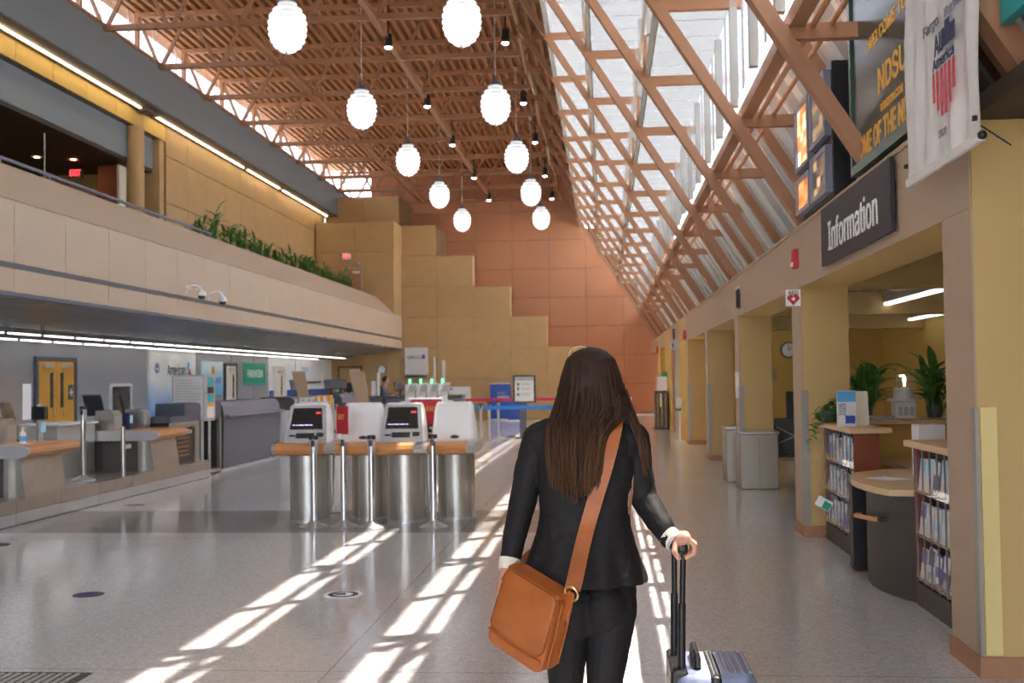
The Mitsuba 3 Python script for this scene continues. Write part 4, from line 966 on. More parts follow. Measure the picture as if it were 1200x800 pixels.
cam_.stamp(TR(-8.10, 20.95, 3.42), 'white dome camera on a curved arm under the balcony, left one', 'camera', 'dome cameras on the balcony front')
cam_.stamp(TR(-8.10, 22.15, 3.39), 'white dome camera on a curved arm under the balcony, right one', 'camera', 'dome cameras on the balcony front')
rp = thing('restaurant_pendant', 'small brass pendant lamp in the balcony restaurant', 'lamp')
part(rp, 'cord', rod((-11.9, 22.7, 5.3), (-11.9, 22.7, 7.0), 0.012, 6), 'offwhite')
part(rp, 'shade', moved(lathe([(0, 0.30), (0.05, 0.3), (0.10, 0.22), (0.09, 0.18), (0.13, 0.14), (0.13, 0.08), (0.10, 0), (0, 0)], 20), TR(-11.9, 22.7, 5.05)), 'brassy', smooth=40)
part(rp, 'bulb', moved(lathe([(0, -0.03), (0.08, 0), (0.1, 0.05), (0, 0.06)], 16), TR(-11.9, 22.7, 5.03)), 'white', emitter=emit((9.0, 6.2, 3.2)))
for i, (x, y) in enumerate(((-13.3, 25.0), (-12.6, 25.4))):
    c = thing('recessed_light', 'small round recessed light in the dark restaurant ceiling, %s one' % ('left' if i == 0 else 'right'), 'light', 'recessed restaurant lights')
    part(c, 'trim', moved(lathe([(0.07, -0.02), (0.13, -0.02), (0.13, 0), (0.07, 0)], 20), TR(x, y, 7.0)), 'brassy'); part(c, 'lens', moved(lathe([(0, -0.01), (0.09, -0.01), (0.09, 0), (0, 0)], 20), TR(x, y, 7.0)), 'white', emitter=emit((30, 20, 9)))

# ================================================================ plants
def leaf_mesh(L, w, droop, az, el, base, seg=5, fold=0.25):
    """one arching lance-shaped leaf as a folded strip"""
    h = V(math.cos(az), math.sin(az), 0); side = V(-math.sin(az), math.cos(az), 0)
    p = V(*base); v, f = [], []
    e = el
    for i in range(seg + 1):
        t = i / seg
        ww = w * math.sin(PI * min(1, 0.12 + 0.88 * t) ** 0.8) * (1 if t < 1 else 0) + 0.001
        up = V(0, 0, 1) * math.cos(e) - h * math.sin(e)
        v += [p - side * ww + up * ww * fold, p, p + side * ww + up * ww * fold]
        p = p + (h * math.cos(e) + V(0, 0, 1) * math.sin(e)) * L / seg
        e -= droop / seg
    for i in range(seg):
        a = 3 * i
        f += [[a, a + 1, a + 4], [a, a + 4, a + 3], [a + 1, a + 2, a + 5], [a + 1, a + 5, a + 4]]
    return trimesh.Trimesh(v, f, process=False)
def plant_proto(seed, n, hmax, L, w, spread, stems=5, pot=None):
    r = random.Random(seed); P = Proto('potted_plant')
    if pot: P.add('pot', lathe([(0, 0), (pot * .8, 0), (pot, pot * 1.5), (pot * .92, pot * 1.5), (pot * .88, pot * 1.35), (0, pot * 1.35)], 20), 'charcoal', smooth=40)
    st, lv = [], 0
    for s in range(stems):
        a = r.uniform(0, 2 * PI); x, y = spread * r.random() * math.cos(a), spread * r.random() * math.sin(a); hh = hmax * r.uniform(.45, 1)
        st.append(tube([(x * .3, y * .3, 0), (x * .8, y * .8, hh * .5), (x, y, hh)], [0.014, 0.011, 0.006], 5))
        for j in range(n // stems):
            t = (j + r.random()) / (n // stems)
            P.add('leaf%d' % lv, leaf_mesh(L * r.uniform(.6, 1.1), w * r.uniform(.7, 1.1), r.uniform(.7, 1.7), j * 2.4 + r.uniform(-.4, .4), r.uniform(.5, 1.25), (x * (.3 + .7 * t), y * (.3 + .7 * t), hh * (0.25 + .75 * t))), 'leaf'); lv += 1
    P.add('stem', cat(st), 'leaf')
    return P
bal = [plant_proto(s, 36, 0.66, 0.40, 0.034, 0.30, 6) for s in (1, 2, 3, 4)]
r_ = random.Random(3)
for i in range(19):
    y = 24.9 + 0.83 * i
    s = r_.uniform(0.8, 1.05) * (1.12 if i in (1, 2) else 1.0) * (1 - 0.012 * i)
    bal[i % 4].stamp(TR(-9.25 + r_.uniform(-.1, .06), y, 4.80, rz=r_.uniform(0, 6), s=s * 1.25), 'dark green leafy plant in the balcony planter, %s from the near end' % ordinal(i + 1), 'plant', 'leafy plants along the balcony')
big = [plant_proto(s, 54, 0.52, 0.36, 0.042, 0.17, 6, pot=0.08) for s in (11, 12)]
big[0].stamp(TR(2.84, 12.5, 1.125, s=1.12), 'tall leafy plant left of the white tower model', 'plant', 'leafy plants behind the desk')
big[1].stamp(TR(3.58, 12.5, 1.125, rz=1.3, s=1.12), 'tall leafy plant right of the white tower model', 'plant', 'leafy plants behind the desk')
po = Proto('trailing_plant')
r2 = random.Random(5)
for i in range(70):
    a, rr = r2.uniform(0, 2 * PI), 0.20 * math.sqrt(r2.random())
    z = 0.17 - rr * 0.6 - max(0, -math.cos(a)) * rr * 1.2 + r2.uniform(-.05, .08)
    po.add('leaf%d' % i, leaf_mesh(0.09, 0.032, 1.0, a + r2.uniform(-.6, .6), r2.uniform(-.2, .9), (rr * math.cos(a), rr * math.sin(a), z), 3), 'leaf')
po.add('pot', lathe([(0, 0), (0.08, 0), (0.1, 0.12), (0, 0.12)], 16), 'charcoal')
po.add('stem', cat([tube([(0, 0, .1), (.1 * math.cos(a), .1 * math.sin(a), .16), (.17 * math.cos(a), .17 * math.sin(a), .08)], .005, 5) for a in (0, 1, 2, 3, 4, 5)]), 'leaf')
po.stamp(TR(2.16, 11.0, 1.145, s=0.95), 'bushy trailing plant at the end of the brochure rack', 'plant')

# ================================================================ information desk
XD = 2.14
dk = thing('information_desk', 'curved grey information desk with a maple counter', 'desk')
arc = [(2.0 + 0.12 * abs(t) ** 2.2 * (1 if t > 0 else 0.35) - 0.0, 8.65 + 0.62 * t) for t in np.linspace(-1, 1, 17)]
arc = [(XD - 0.16 * math.cos(t * PI / 2) ** 0.8, 8.68 + 0.66 * t) for t in np.linspace(-1, 1, 21)]
part(dk, 'front', prism(Polygon([(x + .02, y) for x, y in arc] + [(2.42, 9.34), (2.42, 8.02)]), 0.0, 0.74, 'z'), 'deskgrey', smooth=30)
arc2 = [(XD - 0.06 - 0.18 * math.cos(t * PI / 2) ** 0.8, 8.68 + 0.86 * t) for t in np.linspace(-1, 1, 21)]
part(dk, 'counter_top', prism(Polygon([(x, y) for x, y in arc2 if 8.0 < y < 9.86] + [(2.40, 9.86), (2.75, 9.86), (2.75, 7.6), (2.40, 7.6), (2.40, 8.0)]), 0.74, 0.785, 'z'), 'maple')
part(dk, 'rear_shelf', bx(2.75, 7.2, 0.70, 3.3, 11.9, 0.74), 'maple')
part(dk, 'dark_reveal', bx(1.99, 9.28, 0.02, 2.14, 9.42, 0.74), 'black')
bc = thing('back_counter', 'maple topped low counter behind the information desk', 'counter')
part(bc, 'top', cbx(2.42, 11.8, 1.08, 4.6, 12.75, 1.125, 0.008), 'maple')
hdl = thing('wooden_pull', 'short curved wooden bar on the desk front', 'handle')
part(hdl, 'bar', tube([(1.985, 9.0, 0.50), (1.93, 8.9, 0.505), (1.915, 8.6, 0.53), (1.915, 8.35, 0.55), (1.93, 8.2, 0.56)], 0.018, 8), 'wood')
part(hdl, 'mount', bx(1.93, 8.18, 0.55, 2.0, 8.24, 0.57), 'black')
cols = ['paper', 'slatelight', 'paleblue', 'paper', 'white', 'cream', 'purple', 'white', 'offwhite', 'greyplastic', 'paper']
bro = Proto('brochure')
def rack(label, y0, y1, z1, ncol, side, seed, glab):
    k = thing('brochure_rack', label, 'rack')
    part(k, 'back', bx(XD + 0.10, y0, 0.0, XD + 0.14, y1, z1 - 0.04), 'deskgrey')
    part(k, 'plinth', bx(XD, y0, 0.0, XD + 0.1, y1, 0.16), 'deskgrey')
    part(k, 'side', bx(XD - 0.0, y0 - 0.02, 0.0, XD + 0.22, y0, z1 - .045), 'mauve' if side else 'redbrown')
    part(k, 'side', bx(XD - 0.0, y1, 0.0, XD + 0.22, y1 + 0.02, z1 - .045), 'redbrown')
    part(k, 'top', cbx(XD - 0.06, y0 - 0.15, z1 - 0.045, XD + 0.30, y1 + 0.05, z1, 0.006), 'maple')
    w = (y1 - y0) / ncol
    r = random.Random(seed)
    for j in range(3):
        z = 0.18 + 0.30 * j
        part(k, 'shelf', bx(XD, y0, z, XD + 0.10, y1, z + 0.012), 'deskgrey')
        part(k, 'lip', bx(XD - 0.003, y0, z, XD, y1, z + 0.06), 'acrylic')
        for i in range(ncol + 1):
            if j == 0: part(k, 'divider', bx(XD + 0.004, y0 + i * w - 0.004, 0.16, XD + 0.015, y0 + i * w + 0.004, z1 - 0.05), 'slatelight')
        for i in range(ncol):
            h = r.uniform(0.20, 0.25); le = r.uniform(-.02, .02)
            key_ = thing('brochure', '%s, %s row, %s from the near end, %s' % ('leaflet', ('bottom', 'middle', 'top')[j], ordinal(i + 1), glab), 'brochure', 'brochures in the racks')
            m_ = cols[r.randrange(len(cols))]
            yy = y0 + i * w
            part(key_, 'sheets', moved(bx(-0.012, 0.014, 0, 0.012, w - 0.014, h), TR(XD + 0.03, yy, z + 0.013, ry=0.10)), m_)
            part(key_, 'picture', moved(bx(-0.0135, 0.02, h * r.uniform(.45, .7), -0.012, w - 0.02, h * .95), TR(XD + 0.03, yy, z + 0.013, ry=0.10)), cols[r.randrange(len(cols))])
            if r.random() < .6: part(key_, 'picture', moved(bx(-0.0135, 0.025, h * .1, -0.012, w - 0.03, h * .3), TR(XD + 0.03, yy, z + 0.013, ry=0.10)), cols[r.randrange(len(cols))])
rack('brochure rack with clear pockets beside the farther pillar', 9.9, 11.15, 1.14, 8, 0, 21, 'rack at the farther pillar')
rack('brochure rack with clear pockets beside the nearest pillar', 7.15, 7.98, 1.14, 5, 1, 22, 'rack at the nearest pillar')
lh = thing('leaflet_stand', 'clear leaflet stand with a blue headed notice on the rack top', 'leaflet holder')
part(lh, 'sheet', bx(2.05, 10.1, 1.142, 2.215, 10.11, 1.46), 'paper'); part(lh, 'heading', bx(2.052, 10.095, 1.36, 2.213, 10.1, 1.455), 'skyblue')
part(lh, 'picture', bx(2.12, 10.095, 1.17, 2.205, 10.1, 1.24), 'blue'); part(lh, 'acrylic_cover', bx(2.05, 10.085, 1.142, 2.215, 10.088, 1.46), 'acrylic')
for i in range(6): part(lh, 'text_line', bx(2.06, 10.095, 1.335 - .018 * i, 2.13, 10.1, 1.343 - .018 * i), 'slatelight')
lh2 = thing('leaflet_stand', 'cream notice standing behind the blue headed leaflet stand', 'leaflet holder')
part(lh2, 'sheet', moved(bx(0, 0, 0, 0.16, 0.006, 0.31), TR(2.225, 10.35, 1.142, rx=-0.12)), 'cream')
tm_ = thing('tower_model', 'white model tower with a clear lit top between two plants', 'model')
C0 = TR(3.20, 12.3, 1.125) @ np.diag([0.66, 0.66, 0.72, 1])
part(tm_, 'base', moved(cbx(-0.16, -0.16, 0, 0.16, 0.16, 0.26, 0.01), C0), 'offwhite')
for q in range(3): part(tm_, 'arch', moved(cat(bx(-0.12 + .085 * q, -0.165, 0.05, -0.055 + .085 * q, -0.158, 0.15), lay(lathe([(0, 0), (0.0325, 0), (0.0325, 0.007), (0, 0.007)], 16), FRONT, -0.0875 + .085 * q, -0.158, 0.15)), C0), 'greyplastic')
part(tm_, 'ledge', moved(lathe([(0, 0.26), (0.25, 0.26), (0.26, 0.28), (0.25, 0.295), (0, 0.295)], 32), C0), 'white')
part(tm_, 'drum', moved(lathe([(0, 0.295), (0.155, 0.295), (0.15, 0.46), (0, 0.46)], 32), C0), 'offwhite', smooth=40)
part(tm_, 'clear_case', moved(bx(-0.12, -0.1, 0.46, 0.12, -0.096, 0.66), C0), 'acrylic')
part(tm_, 'lit_figure', moved(cat(bx(-0.06, -.04, .62, .02, .0, .65), bx(-.01, -.04, .55, .04, .0, .62), bx(0.0, -.04, .48, .03, .0, .55)), C0), 'white', emitter=emit(2.2))
part(tm_, 'case_edge', moved(bx(-0.125, -0.1, 0.46, -0.115, -0.09, 0.66), C0), 'white')
tr_ = thing('paper_tray', 'low grey paper tray beside the white tower model', 'tray')
part(tr_, 'tray', cbx(2.78, 11.88, 1.126, 3.0, 12.1, 1.17, 0.008), 'greyplastic')
solo('paper_sheet', 'white paper on the maple desk counter', 'paper', moved(bx(-0.10, -0.14, 0, 0.10, 0.14, 0.004), TR(2.18, 8.9, 0.786, rz=0.5)), 'paper')
wt = thing('paper_box', 'white paper box behind the near brochure rack', 'box'); part(wt, 'body', cbx(2.45, 9.0, 0.788, 2.66, 9.2, 1.2, 0.005), 'paper')
fl = thing('leaflet', 'green and white leaflet sticking out of the farther rack', 'leaflet')
FM = TR(2.09, 10.98, 0.36, rz=-0.35, ry=0.5)
part(fl, 'sheet', moved(bx(-0.08, -0.006, -0.05, 0.07, 0.006, 0.05), FM), 'white'); part(fl, 'picture', moved(bx(-0.01, -0.009, -0.045, 0.065, -0.006, 0.03), FM), 'green')

# bins, bench, small wall items
def bin_(label, x0, x1, y0, y1, z):
    b = thing('waste_bin', label, 'waste bin', 'steel waste bins')
    part(b, 'body', cbx(x0, y0, 0.0, x1, y1, z, 0.012), 'binsteel'); part(b, 'lid', cbx(x0 - .012, y0 - .012, z, x1 + .012, y1 + .012, z + 0.035, 0.008), 'silver')
    part(b, 'door_seam', bx((x0 + x1) / 2 - .002, y0 - .002, 0.04, (x0 + x1) / 2 + .002, y0, z - .04), 'grille')
bin_('square stainless waste bin against the camera side of a pillar', 1.88, 2.42, 15.95, 16.42, 0.78)
bin_('stainless waste bin behind the pillar with the other bin', 1.80, 2.12, 17.0, 17.6, 0.80)
bch = thing('bench', 'black two seat airport bench with chrome legs', 'bench')
for i in range(2):
    x = 2.46 + 0.55 * i
    part(bch, 'seat_back', moved(rbx(0, -0.025, 0, 0.52, 0.025, 0.50, 0.02), TR(x, 16.65, 0.48, rx=0.12)), 'charcoal', smooth=40)
    part(bch, 'seat', rbx(x, 16.68, 0.40, x + 0.52, 17.15, 0.46, 0.02), 'charcoal', smooth=40)
    part(bch, 'crease', moved(bar((0.02, -0.03, 0.12), (0.30, -0.03, 0.24), 0.012), TR(x, 16.65, 0.48, rx=0.12)), 'greyplastic')
    part(bch, 'crease', moved(bar((0.02, -0.03, 0.38), (0.30, -0.03, 0.24), 0.012), TR(x, 16.65, 0.48, rx=0.12)), 'greyplastic')
part(bch, 'beam', bx(2.46, 16.85, 0.33, 3.55, 16.93, 0.39), 'chrome')
for x in (2.47, 3.5):
    part(bch, 'leg', rod((x, 16.7, 0.0), (x, 16.89, 0.36), 0.025), 'chrome'); part(bch, 'leg', rod((x, 17.1, 0.0), (x, 16.89, 0.36), 0.025), 'chrome')
    part(bch, 'armrest', tube([(x, 16.66, 0.66), (x, 16.62, 0.9), (x, 16.75, 0.68), (x, 17.1, 0.66)], 0.02, 8), 'chrome')
b2 = thing('lounge_chair', 'dark shell chair seen between the pillars near the clock wall', 'chair')
part(b2, 'back', moved(rbx(-0.25, -0.03, 0, 0.25, 0.03, 0.85, 0.03), TR(3.75, 22.0, 0.45, rx=-0.1)), 'charcoal', smooth=40); part(b2, 'seat', rbx(3.5, 21.5, 0.38, 4.0, 22.0, 0.46, 0.03), 'charcoal', smooth=40)
for (x, y) in ((3.53, 21.55), (3.97, 21.55), (3.53, 21.97), (3.97, 21.97)): part(b2, 'leg', rod((x, y, 0), (x, y, 0.4), 0.018), 'chrome')
ns_ = thing('wall_plate', 'small beige wall plate on the ochre wall below the clock', 'wall plate'); part(ns_, 'plate', bx(3.56, 24.57, 1.5, 3.72, 24.6, 1.75), 'mauve')
# AED sign, strobe, speaker and door
ad = thing('aed_sign', 'white sign with a red heart projecting from the header', 'sign')
part(ad, 'board', bx(1.80, 11.2, 2.29, 1.945, 11.22, 2.455), 'white')
part(ad, 'lettering', lay(text('AED', 0.035, bold=True, width=0.10), FRONT, 1.872, 11.2, 2.425), 'black')
ht = Point(-0.026, 0.018).buffer(0.03).union(Point(0.026, 0.018).buffer(0.03)).union(Polygon([(-0.052, 0.004), (0.052, 0.004), (0, -0.055)])).buffer(0.003)
part(ad, 'heart', lay(prism(ht, 0, 0.003), FRONT, 1.872, 11.2, 2.355), 'red')
part(ad, 'cross', lay(cat(bx(-0.006, -.02, .003, .006, .02, .005), bx(-0.02, -.006, .003, .02, .006, .005)), FRONT, 1.872, 11.2, 2.362), 'white')
al_ = thing('fire_strobe', 'red fire alarm strobe on the header panel', 'alarm')
part(al_, 'body', cbx(1.90, 11.30, 2.68, 1.95, 11.44, 2.87, 0.006), 'red'); part(al_, 'lamp', cbx(1.885, 11.34, 2.70, 1.905, 11.41, 2.74, 0.004), 'white')
a2 = thing('fire_strobe', 'small red fire alarm on the yellow wall far down the header', 'alarm')
part(a2, 'body', cbx(1.88, 26.9, 2.50, 1.95, 27.1, 2.72, 0.006), 'red')
a3 = thing('fire_strobe', 'tiny red alarm at the far corner beside the terracotta wall', 'alarm')
part(a3, 'body', cbx(1.88, 41.0, 2.5, 1.95, 41.2, 2.72, 0.006), 'red')
sp = thing('wall_speaker', 'thin black wall unit above the third pillar', 'speaker')
part(sp, 'body', cbx(1.90, 16.15, 2.58, 1.95, 16.27, 2.88, 0.01), 'black'); part(sp, 'cap', cbx(1.895, 16.15, 2.84, 1.955, 16.27, 2.90, 0.01), 'silver')
s2 = thing('wall_speaker', 'thin black wall unit over the far lift door', 'speaker'); part(s2, 'body', cbx(1.90, 31.2, 2.66, 1.95, 31.4, 2.95, 0.01), 'black')
nt_ = thing('pillar_notice', 'narrow white notice on the edge of the third pillar', 'notice'); part(nt_, 'sheet', bx(1.935, 16.5, 1.28, 1.95, 16.85, 1.66), 'white')
d6 = S('door_6', 'silver sliding door in the far part of the right wall')
part(d6, 'leaf', bx(2.02, 29.7, 0.0, 2.06, 32.9, 2.5), 'silver'); part(d6, 'jamb', bx(1.95, 29.6, 0, 2.1, 29.75, 2.6), 'greyplastic'); part(d6, 'jamb', bx(1.95, 32.85, 0, 2.1, 33.0, 2.6), 'brown'); part(d6, 'head', bx(1.9, 29.6, 2.4, 2.1, 33, 2.62), 'greyplastic'); part(d6, 'sensor', bx(1.88, 31.0, 2.44, 1.92, 31.3, 2.54), 'navy')
hs = thing('sanitizer_stand', 'white hand sanitizer stand by the far yellow wall', 'sanitizer stand')
part(hs, 'base', cbx(1.68, 27.7, 0, 1.95, 28.0, 0.02, 0.004), 'white'); part(hs, 'post', bx(1.80, 27.83, 0.02, 1.84, 27.87, 0.95), 'white'); part(hs, 'dispenser', rbx(1.74, 27.75, 0.82, 1.88, 27.9, 1.1, 0.02), 'offwhite'); part(hs, 'tray', bx(1.72, 27.7, 0.78, 1.86, 27.85, 0.81), 'black')
bn = thing('litter_station', 'black litter bin with a white and green notice by the far right wall', 'waste bin')
part(bn, 'body', cbx(1.52, 34.4, 0.03, 1.92, 35.2, 1.18, 0.02), 'black'); part(bn, 'base', cbx(1.46, 34.3, 0, 1.95, 35.25, 0.035, 0.005), 'charcoal')
part(bn, 'notice', bx(1.58, 34.38, 1.2, 1.88, 34.4, 1.62), 'white'); part(bn, 'notice_head', bx(1.72, 34.37, 1.62, 1.9, 34.4, 1.76), 'green'); part(bn, 'stripe', bx(1.66, 34.385, 0.7, 1.70, 34.4, 1.1), 'white')
for i in range(3): part(bn, 'slat', bx(1.58 + 0.12 * i, 34.385, 0.08, 1.60 + .12 * i, 34.4, 1.1), 'gold')

# ================================================================ signs above the header
inf = thing('information_sign', 'dark grey information sign on the header', 'sign')
part(inf, 'board', cbx(1.90, 7.50, 2.545, 1.93, 9.87, 3.045, 0.004), 'signgrey')
part(inf, 'lettering', lay(text('Information', 0.24, 0.006, width=1.70), RIGHT, 1.90, 8.70, 2.77), 'white')
part(inf, 'standoff', bx(1.93, 8.0, 2.6, 1.95, 8.1, 2.7), 'silver'); part(inf, 'standoff', bx(1.93, 9.3, 2.6, 1.95, 9.4, 2.7), 'silver')
dp = thing('display_case', 'black display case with four glowing advertisement panels', 'display')
part(dp, 'case', bx(1.93, 9.42, 3.10, 2.12, 11.0, 4.24), 'black')
for nm, y0, y1, z0, z1, fn, pw in (('lightbox', 10.25, 10.95, 3.55, 4.18, ((1.0, .62, .30), (.85, .33, .08), (1.0, .85, .65), (.75, .28, .10), (1.0, .72, .45)), 1.1), ('lightbox', 9.47, 10.18, 3.62, 4.18, ((.25, .20, .16), (.45, .33, .22), (.16, .10, .08), (.5, .30, .12)), 0.6), ('lightbox', 10.25, 10.95, 3.14, 3.48, ((.95, .28, .05), (.85, .20, .03), (1.0, .38, .10)), 0.9), ('lightbox', 9.47, 10.18, 3.14, 3.54, ((.12, .07, .05), (.7, .45, .2), (.10, .05, .04), (.8, .7, .5), (.3, .15, .06)), 0.8)):
    b_ = part(dp, nm, bx(1.90, y0 + .05, z0 + .04, 1.905, y1 - .05, z1 - .04), 'black')
    r4 = random.Random(int(100 * (y0 + z0)))
    nr, nc = (7, 4) if z1 - z0 > .5 else (4, 4)
    for i in range(nr):
        for j in range(nc):
            ya, yb = (y0 + .05) + (y1 - y0 - .1) * j / nc, (y0 + .05) + (y1 - y0 - .1) * (j + 1) / nc
            za, zb = (z0 + .04) + (z1 - z0 - .08) * i / nr, (z0 + .04) + (z1 - z0 - .08) * (i + 1) / nr
            part(b_, 'picture', bx(1.895, ya, za, 1.90, yb, zb), 'black', emitter=emit(V(*fn[r4.randrange(len(fn))]) * pw * r4.uniform(.35, .8)))
    for (a, b, c, d_) in ((y0, y0 + .05, z0, z1), (y1 - .05, y1, z0, z1), (y0, y1, z0, z0 + .04), (y0, y1, z1 - .04, z1)):
        part(b_, 'frame', bx(1.87, a, c, 1.93, b, d_), 'slatelight')
gb = thing('university_board', 'dark green board with gold lettering above the header', 'sign')
part(gb, 'panel', bx(1.97, 6.35, 3.22, 2.0, 8.82, 4.75), 'greenboard')
for (a, b, c, d_) in ((8.82, 8.88, 3.18, 4.8), (6.29, 6.35, 3.18, 4.8), (6.29, 8.88, 3.15, 3.22), (6.29, 8.88, 4.74, 4.8)): part(gb, 'frame', bx(1.95, a, c, 2.06, b, d_), 'greenframe')
def gl(s, h, y, z, w, bold=True): part(gb, 'lettering', lay(text(s, h, 0.004, bold, width=w), RIGHT, 1.97, y, z), 'gold')
gl('HOME OF THE NDSU BISON', 0.15, 7.59, 3.325, 2.36)
gl('GOBISON.COM', 0.055, 7.68, 3.48, 0.58)
gl('NDSU', 0.17, 7.66, 3.68, 0.74)
gl('WELCOME TO FARGO', 0.09, 7.50, 4.02, 1.62)
ba = thing('hanging_banner', 'white vinyl banner with red stripes and navy lettering hung before the board', 'banner')
def banner_mesh():
    ny, nz = 40, 60; v = []
    for j in range(nz + 1):
        for i in range(ny + 1):
            y = 5.42 + 1.26 * i / ny; z = 2.74 + 2.2 * j / nz
            x = 1.80 + 0.012 * math.sin(i * 0.9 + j * .05) + 0.014 * math.sin(i * 0.37 - j * 0.11) * math.cos(j * 0.09)
            v.append((x, y, z))
    f = []
    for j in range(nz):
        for i in range(ny):
            a = j * (ny + 1) + i; f += [[a, a + 1, a + ny + 2], [a, a + ny + 2, a + ny + 1]]
    return trimesh.Trimesh(v, f, process=False)
part(ba, 'sheet', banner_mesh(), 'banner', smooth=True)
part(ba, 'bottom_rail', cbx(1.785, 5.40, 2.70, 1.815, 6.70, 2.75, 0.006), 'offwhite')
for y in (5.44, 6.66): part(ba, 'grommet', rod((1.77, y, 2.82), (1.79, y, 2.82), 0.014), 'black')
part(ba, 'cord', rod((1.80, 5.42, 2.78), (1.94, 5.42, 2.68), 0.004, 6), 'black')
part(ba, 'cord_knob', trimesh.creation.icosphere(2, 0.022).apply_translation([1.80, 5.40, 2.73]), 'black', smooth=True)
def bl(s, h, y, z, w, m_='navy', bold=True): part(ba, 'lettering', lay(text(s, h, 0.003, bold, width=w), RIGHT, 1.768, y, z), m_)
bl('Fargo', 0.055, 6.06, 3.46, 0.27, 'slate'); bl('Moorhead', 0.05, 5.68, 3.455, 0.28, 'slatelight')
bl('All', 0.10, 5.93, 3.33, 0.15, 'navy'); bl('America', 0.055, 5.86, 3.235, 0.36, 'navy')
part(ba, 'skyline_mark', lay(cat(bx(-.11, -.06, 0, -.06, .04, .003), bx(-.05, -.06, 0, .03, .07, .003), bx(.04, -.06, 0, .11, .03, .003)), RIGHT, 1.768, 5.77, 3.345), 'navy')
for i in range(6):
    y = 6.03 - 0.068 * i
    zb = 2.93 + 0.03 * abs(i - 2.5) ** 1.4
    part(ba, 'stripe', bx(1.765, y - 0.017, zb, 1.768, y + 0.017, 3.195), 'crimson')
bl('2000', 0.04, 5.90, 2.855, 0.13, 'slatelight')
ts = thing('teal_board', 'edge of a teal board behind the white banner', 'sign')
part(ts, 'board', bx(1.95, 4.6, 3.30, 2.0, 5.55, 4.6), 'teal')
# ================================================================ people
def sph(p, r, n=20): return m3.Manifold.sphere(r, n).translate([float(v) for v in p[:3]])
def chain(pts):
    out = m3.Manifold()
    if len(pts) == 1: return sph(pts[0], pts[0][3])
    for a, b in zip(pts[:-1], pts[1:]):
        out = out + m3.Manifold.batch_hull([sph(a, a[3]), sph(b, b[3])])
    return out
def finish(man, edge=0.012, it=12, lam=0.5):
    m = man.refine_to_length(edge).to_mesh()
    t = trimesh.Trimesh(m.vert_properties[:, :3], m.tri_verts, process=True)
    if it: trimesh.smoothing.filter_taubin(t, lamb=lam, nu=0.53, iterations=it)
    return t
def man(mesh):
    return m3.Manifold(m3.Mesh(np.asarray(mesh.vertices, np.float32), np.asarray(mesh.faces, np.uint32)))

woman = thing('person', 'woman with long brown hair in a black jacket walking away with a suitcase', 'person')
YC = 3.765
# one continuous body (skin shows at hands and neck)
head = m3.Manifold.sphere(1.0, 40).scale([0.074, 0.093, 0.112]).translate([-0.05, 3.775, 1.583])
jaw = m3.Manifold.batch_hull([sph((-0.05, 3.79, 1.53), 0.062), sph((-0.05, 3.835, 1.492), 0.028)])
nose = m3.Manifold.batch_hull([sph((-0.05, 3.862, 1.595), 0.010), sph((-0.05, 3.882, 1.555), 0.013)])
ears = m3.Manifold.batch_hull([sph((-0.126, 3.775, 1.60), 0.014), sph((-0.122, 3.78, 1.56), 0.010)]) + m3.Manifold.batch_hull([sph((0.026, 3.775, 1.60), 0.014), sph((0.022, 3.78, 1.56), 0.010)])
lips = m3.Manifold.batch_hull([sph((-0.066, 3.858, 1.518), 0.007), sph((-0.034, 3.858, 1.518), 0.007)])
neck = chain([(-0.055, 3.775, 1.54, 0.052), (-0.062, 3.77, 1.42, 0.058)])
core = m3.Manifold.batch_hull([sph((-0.20, YC, 1.38), 0.05), sph((0.07, YC, 1.38), 0.05), sph((-0.15, YC, 1.12), 0.07), sph((0.0, YC, 1.12), 0.07)]) + m3.Manifold.batch_hull([sph((-0.15, YC, 1.12), 0.07), sph((0.0, YC, 1.12), 0.07), sph((-0.14, YC, 0.88), 0.08), sph((0.0, YC, 0.88), 0.08)])
LL = [(-0.145, 3.765, 0.82, 0.088), (-0.149, 3.785, 0.59, 0.060), (-0.152, 3.80, 0.48, 0.053), (-0.155, 3.80, 0.34, 0.051), (-0.158, 3.81, 0.10, 0.035)]
RL = [(0.004, 3.765, 0.82, 0.088), (-0.018, 3.75, 0.59, 0.060), (-0.022, 3.73, 0.48, 0.053), (-0.025, 3.67, 0.34, 0.051), (-0.03, 3.60, 0.12, 0.035)]
thin = lambda c, d: [(x, y, z, r - d) for x, y, z, r in c]
LA = [(-0.222, 3.77, 1.395, 0.062), (-0.262, 3.775, 1.29, 0.053), (-0.285, 3.775, 1.19, 0.046), (-0.308, 3.74, 1.09, 0.041), (-0.327, 3.70, 0.995, 0.034)]
RA = [(0.085, 3.77, 1.390, 0.062), (0.102, 3.78, 1.29, 0.053), (0.122, 3.785, 1.195, 0.047), (0.160, 3.73, 1.135, 0.043), (0.200, 3.67, 1.075, 0.034)]
def finger(pts, r): return chain([(*p, r * (1 - 0.12 * i)) for i, p in enumerate(pts)])
# left hand hangs beside the bag
lh_ = m3.Manifold.batch_hull([sph((-0.332, 3.695, 0.975), 0.024), sph((-0.345, 3.665, 0.915), 0.022), sph((-0.350, 3.705, 0.90), 0.020), sph((-0.348, 3.64, 0.93), 0.016)])
for i, (dy, L) in enumerate(((-0.030, .068), (-0.010, .078), (0.010, .074), (0.028, .058))):
    b = V(-0.350, 3.672 + dy, 0.905)
    lh_ = lh_ + finger([b, b + V(-0.012, 0, -L * .45), b + V(-0.014, 0.004, -L * .8), b + V(-0.006, 0.008, -L * 1.1)], 0.0092)
lh_ = lh_ + finger([V(-0.340, 3.655, 0.955), V(-0.350, 3.625, 0.92), V(-0.352, 3.615, 0.885)], 0.0105)
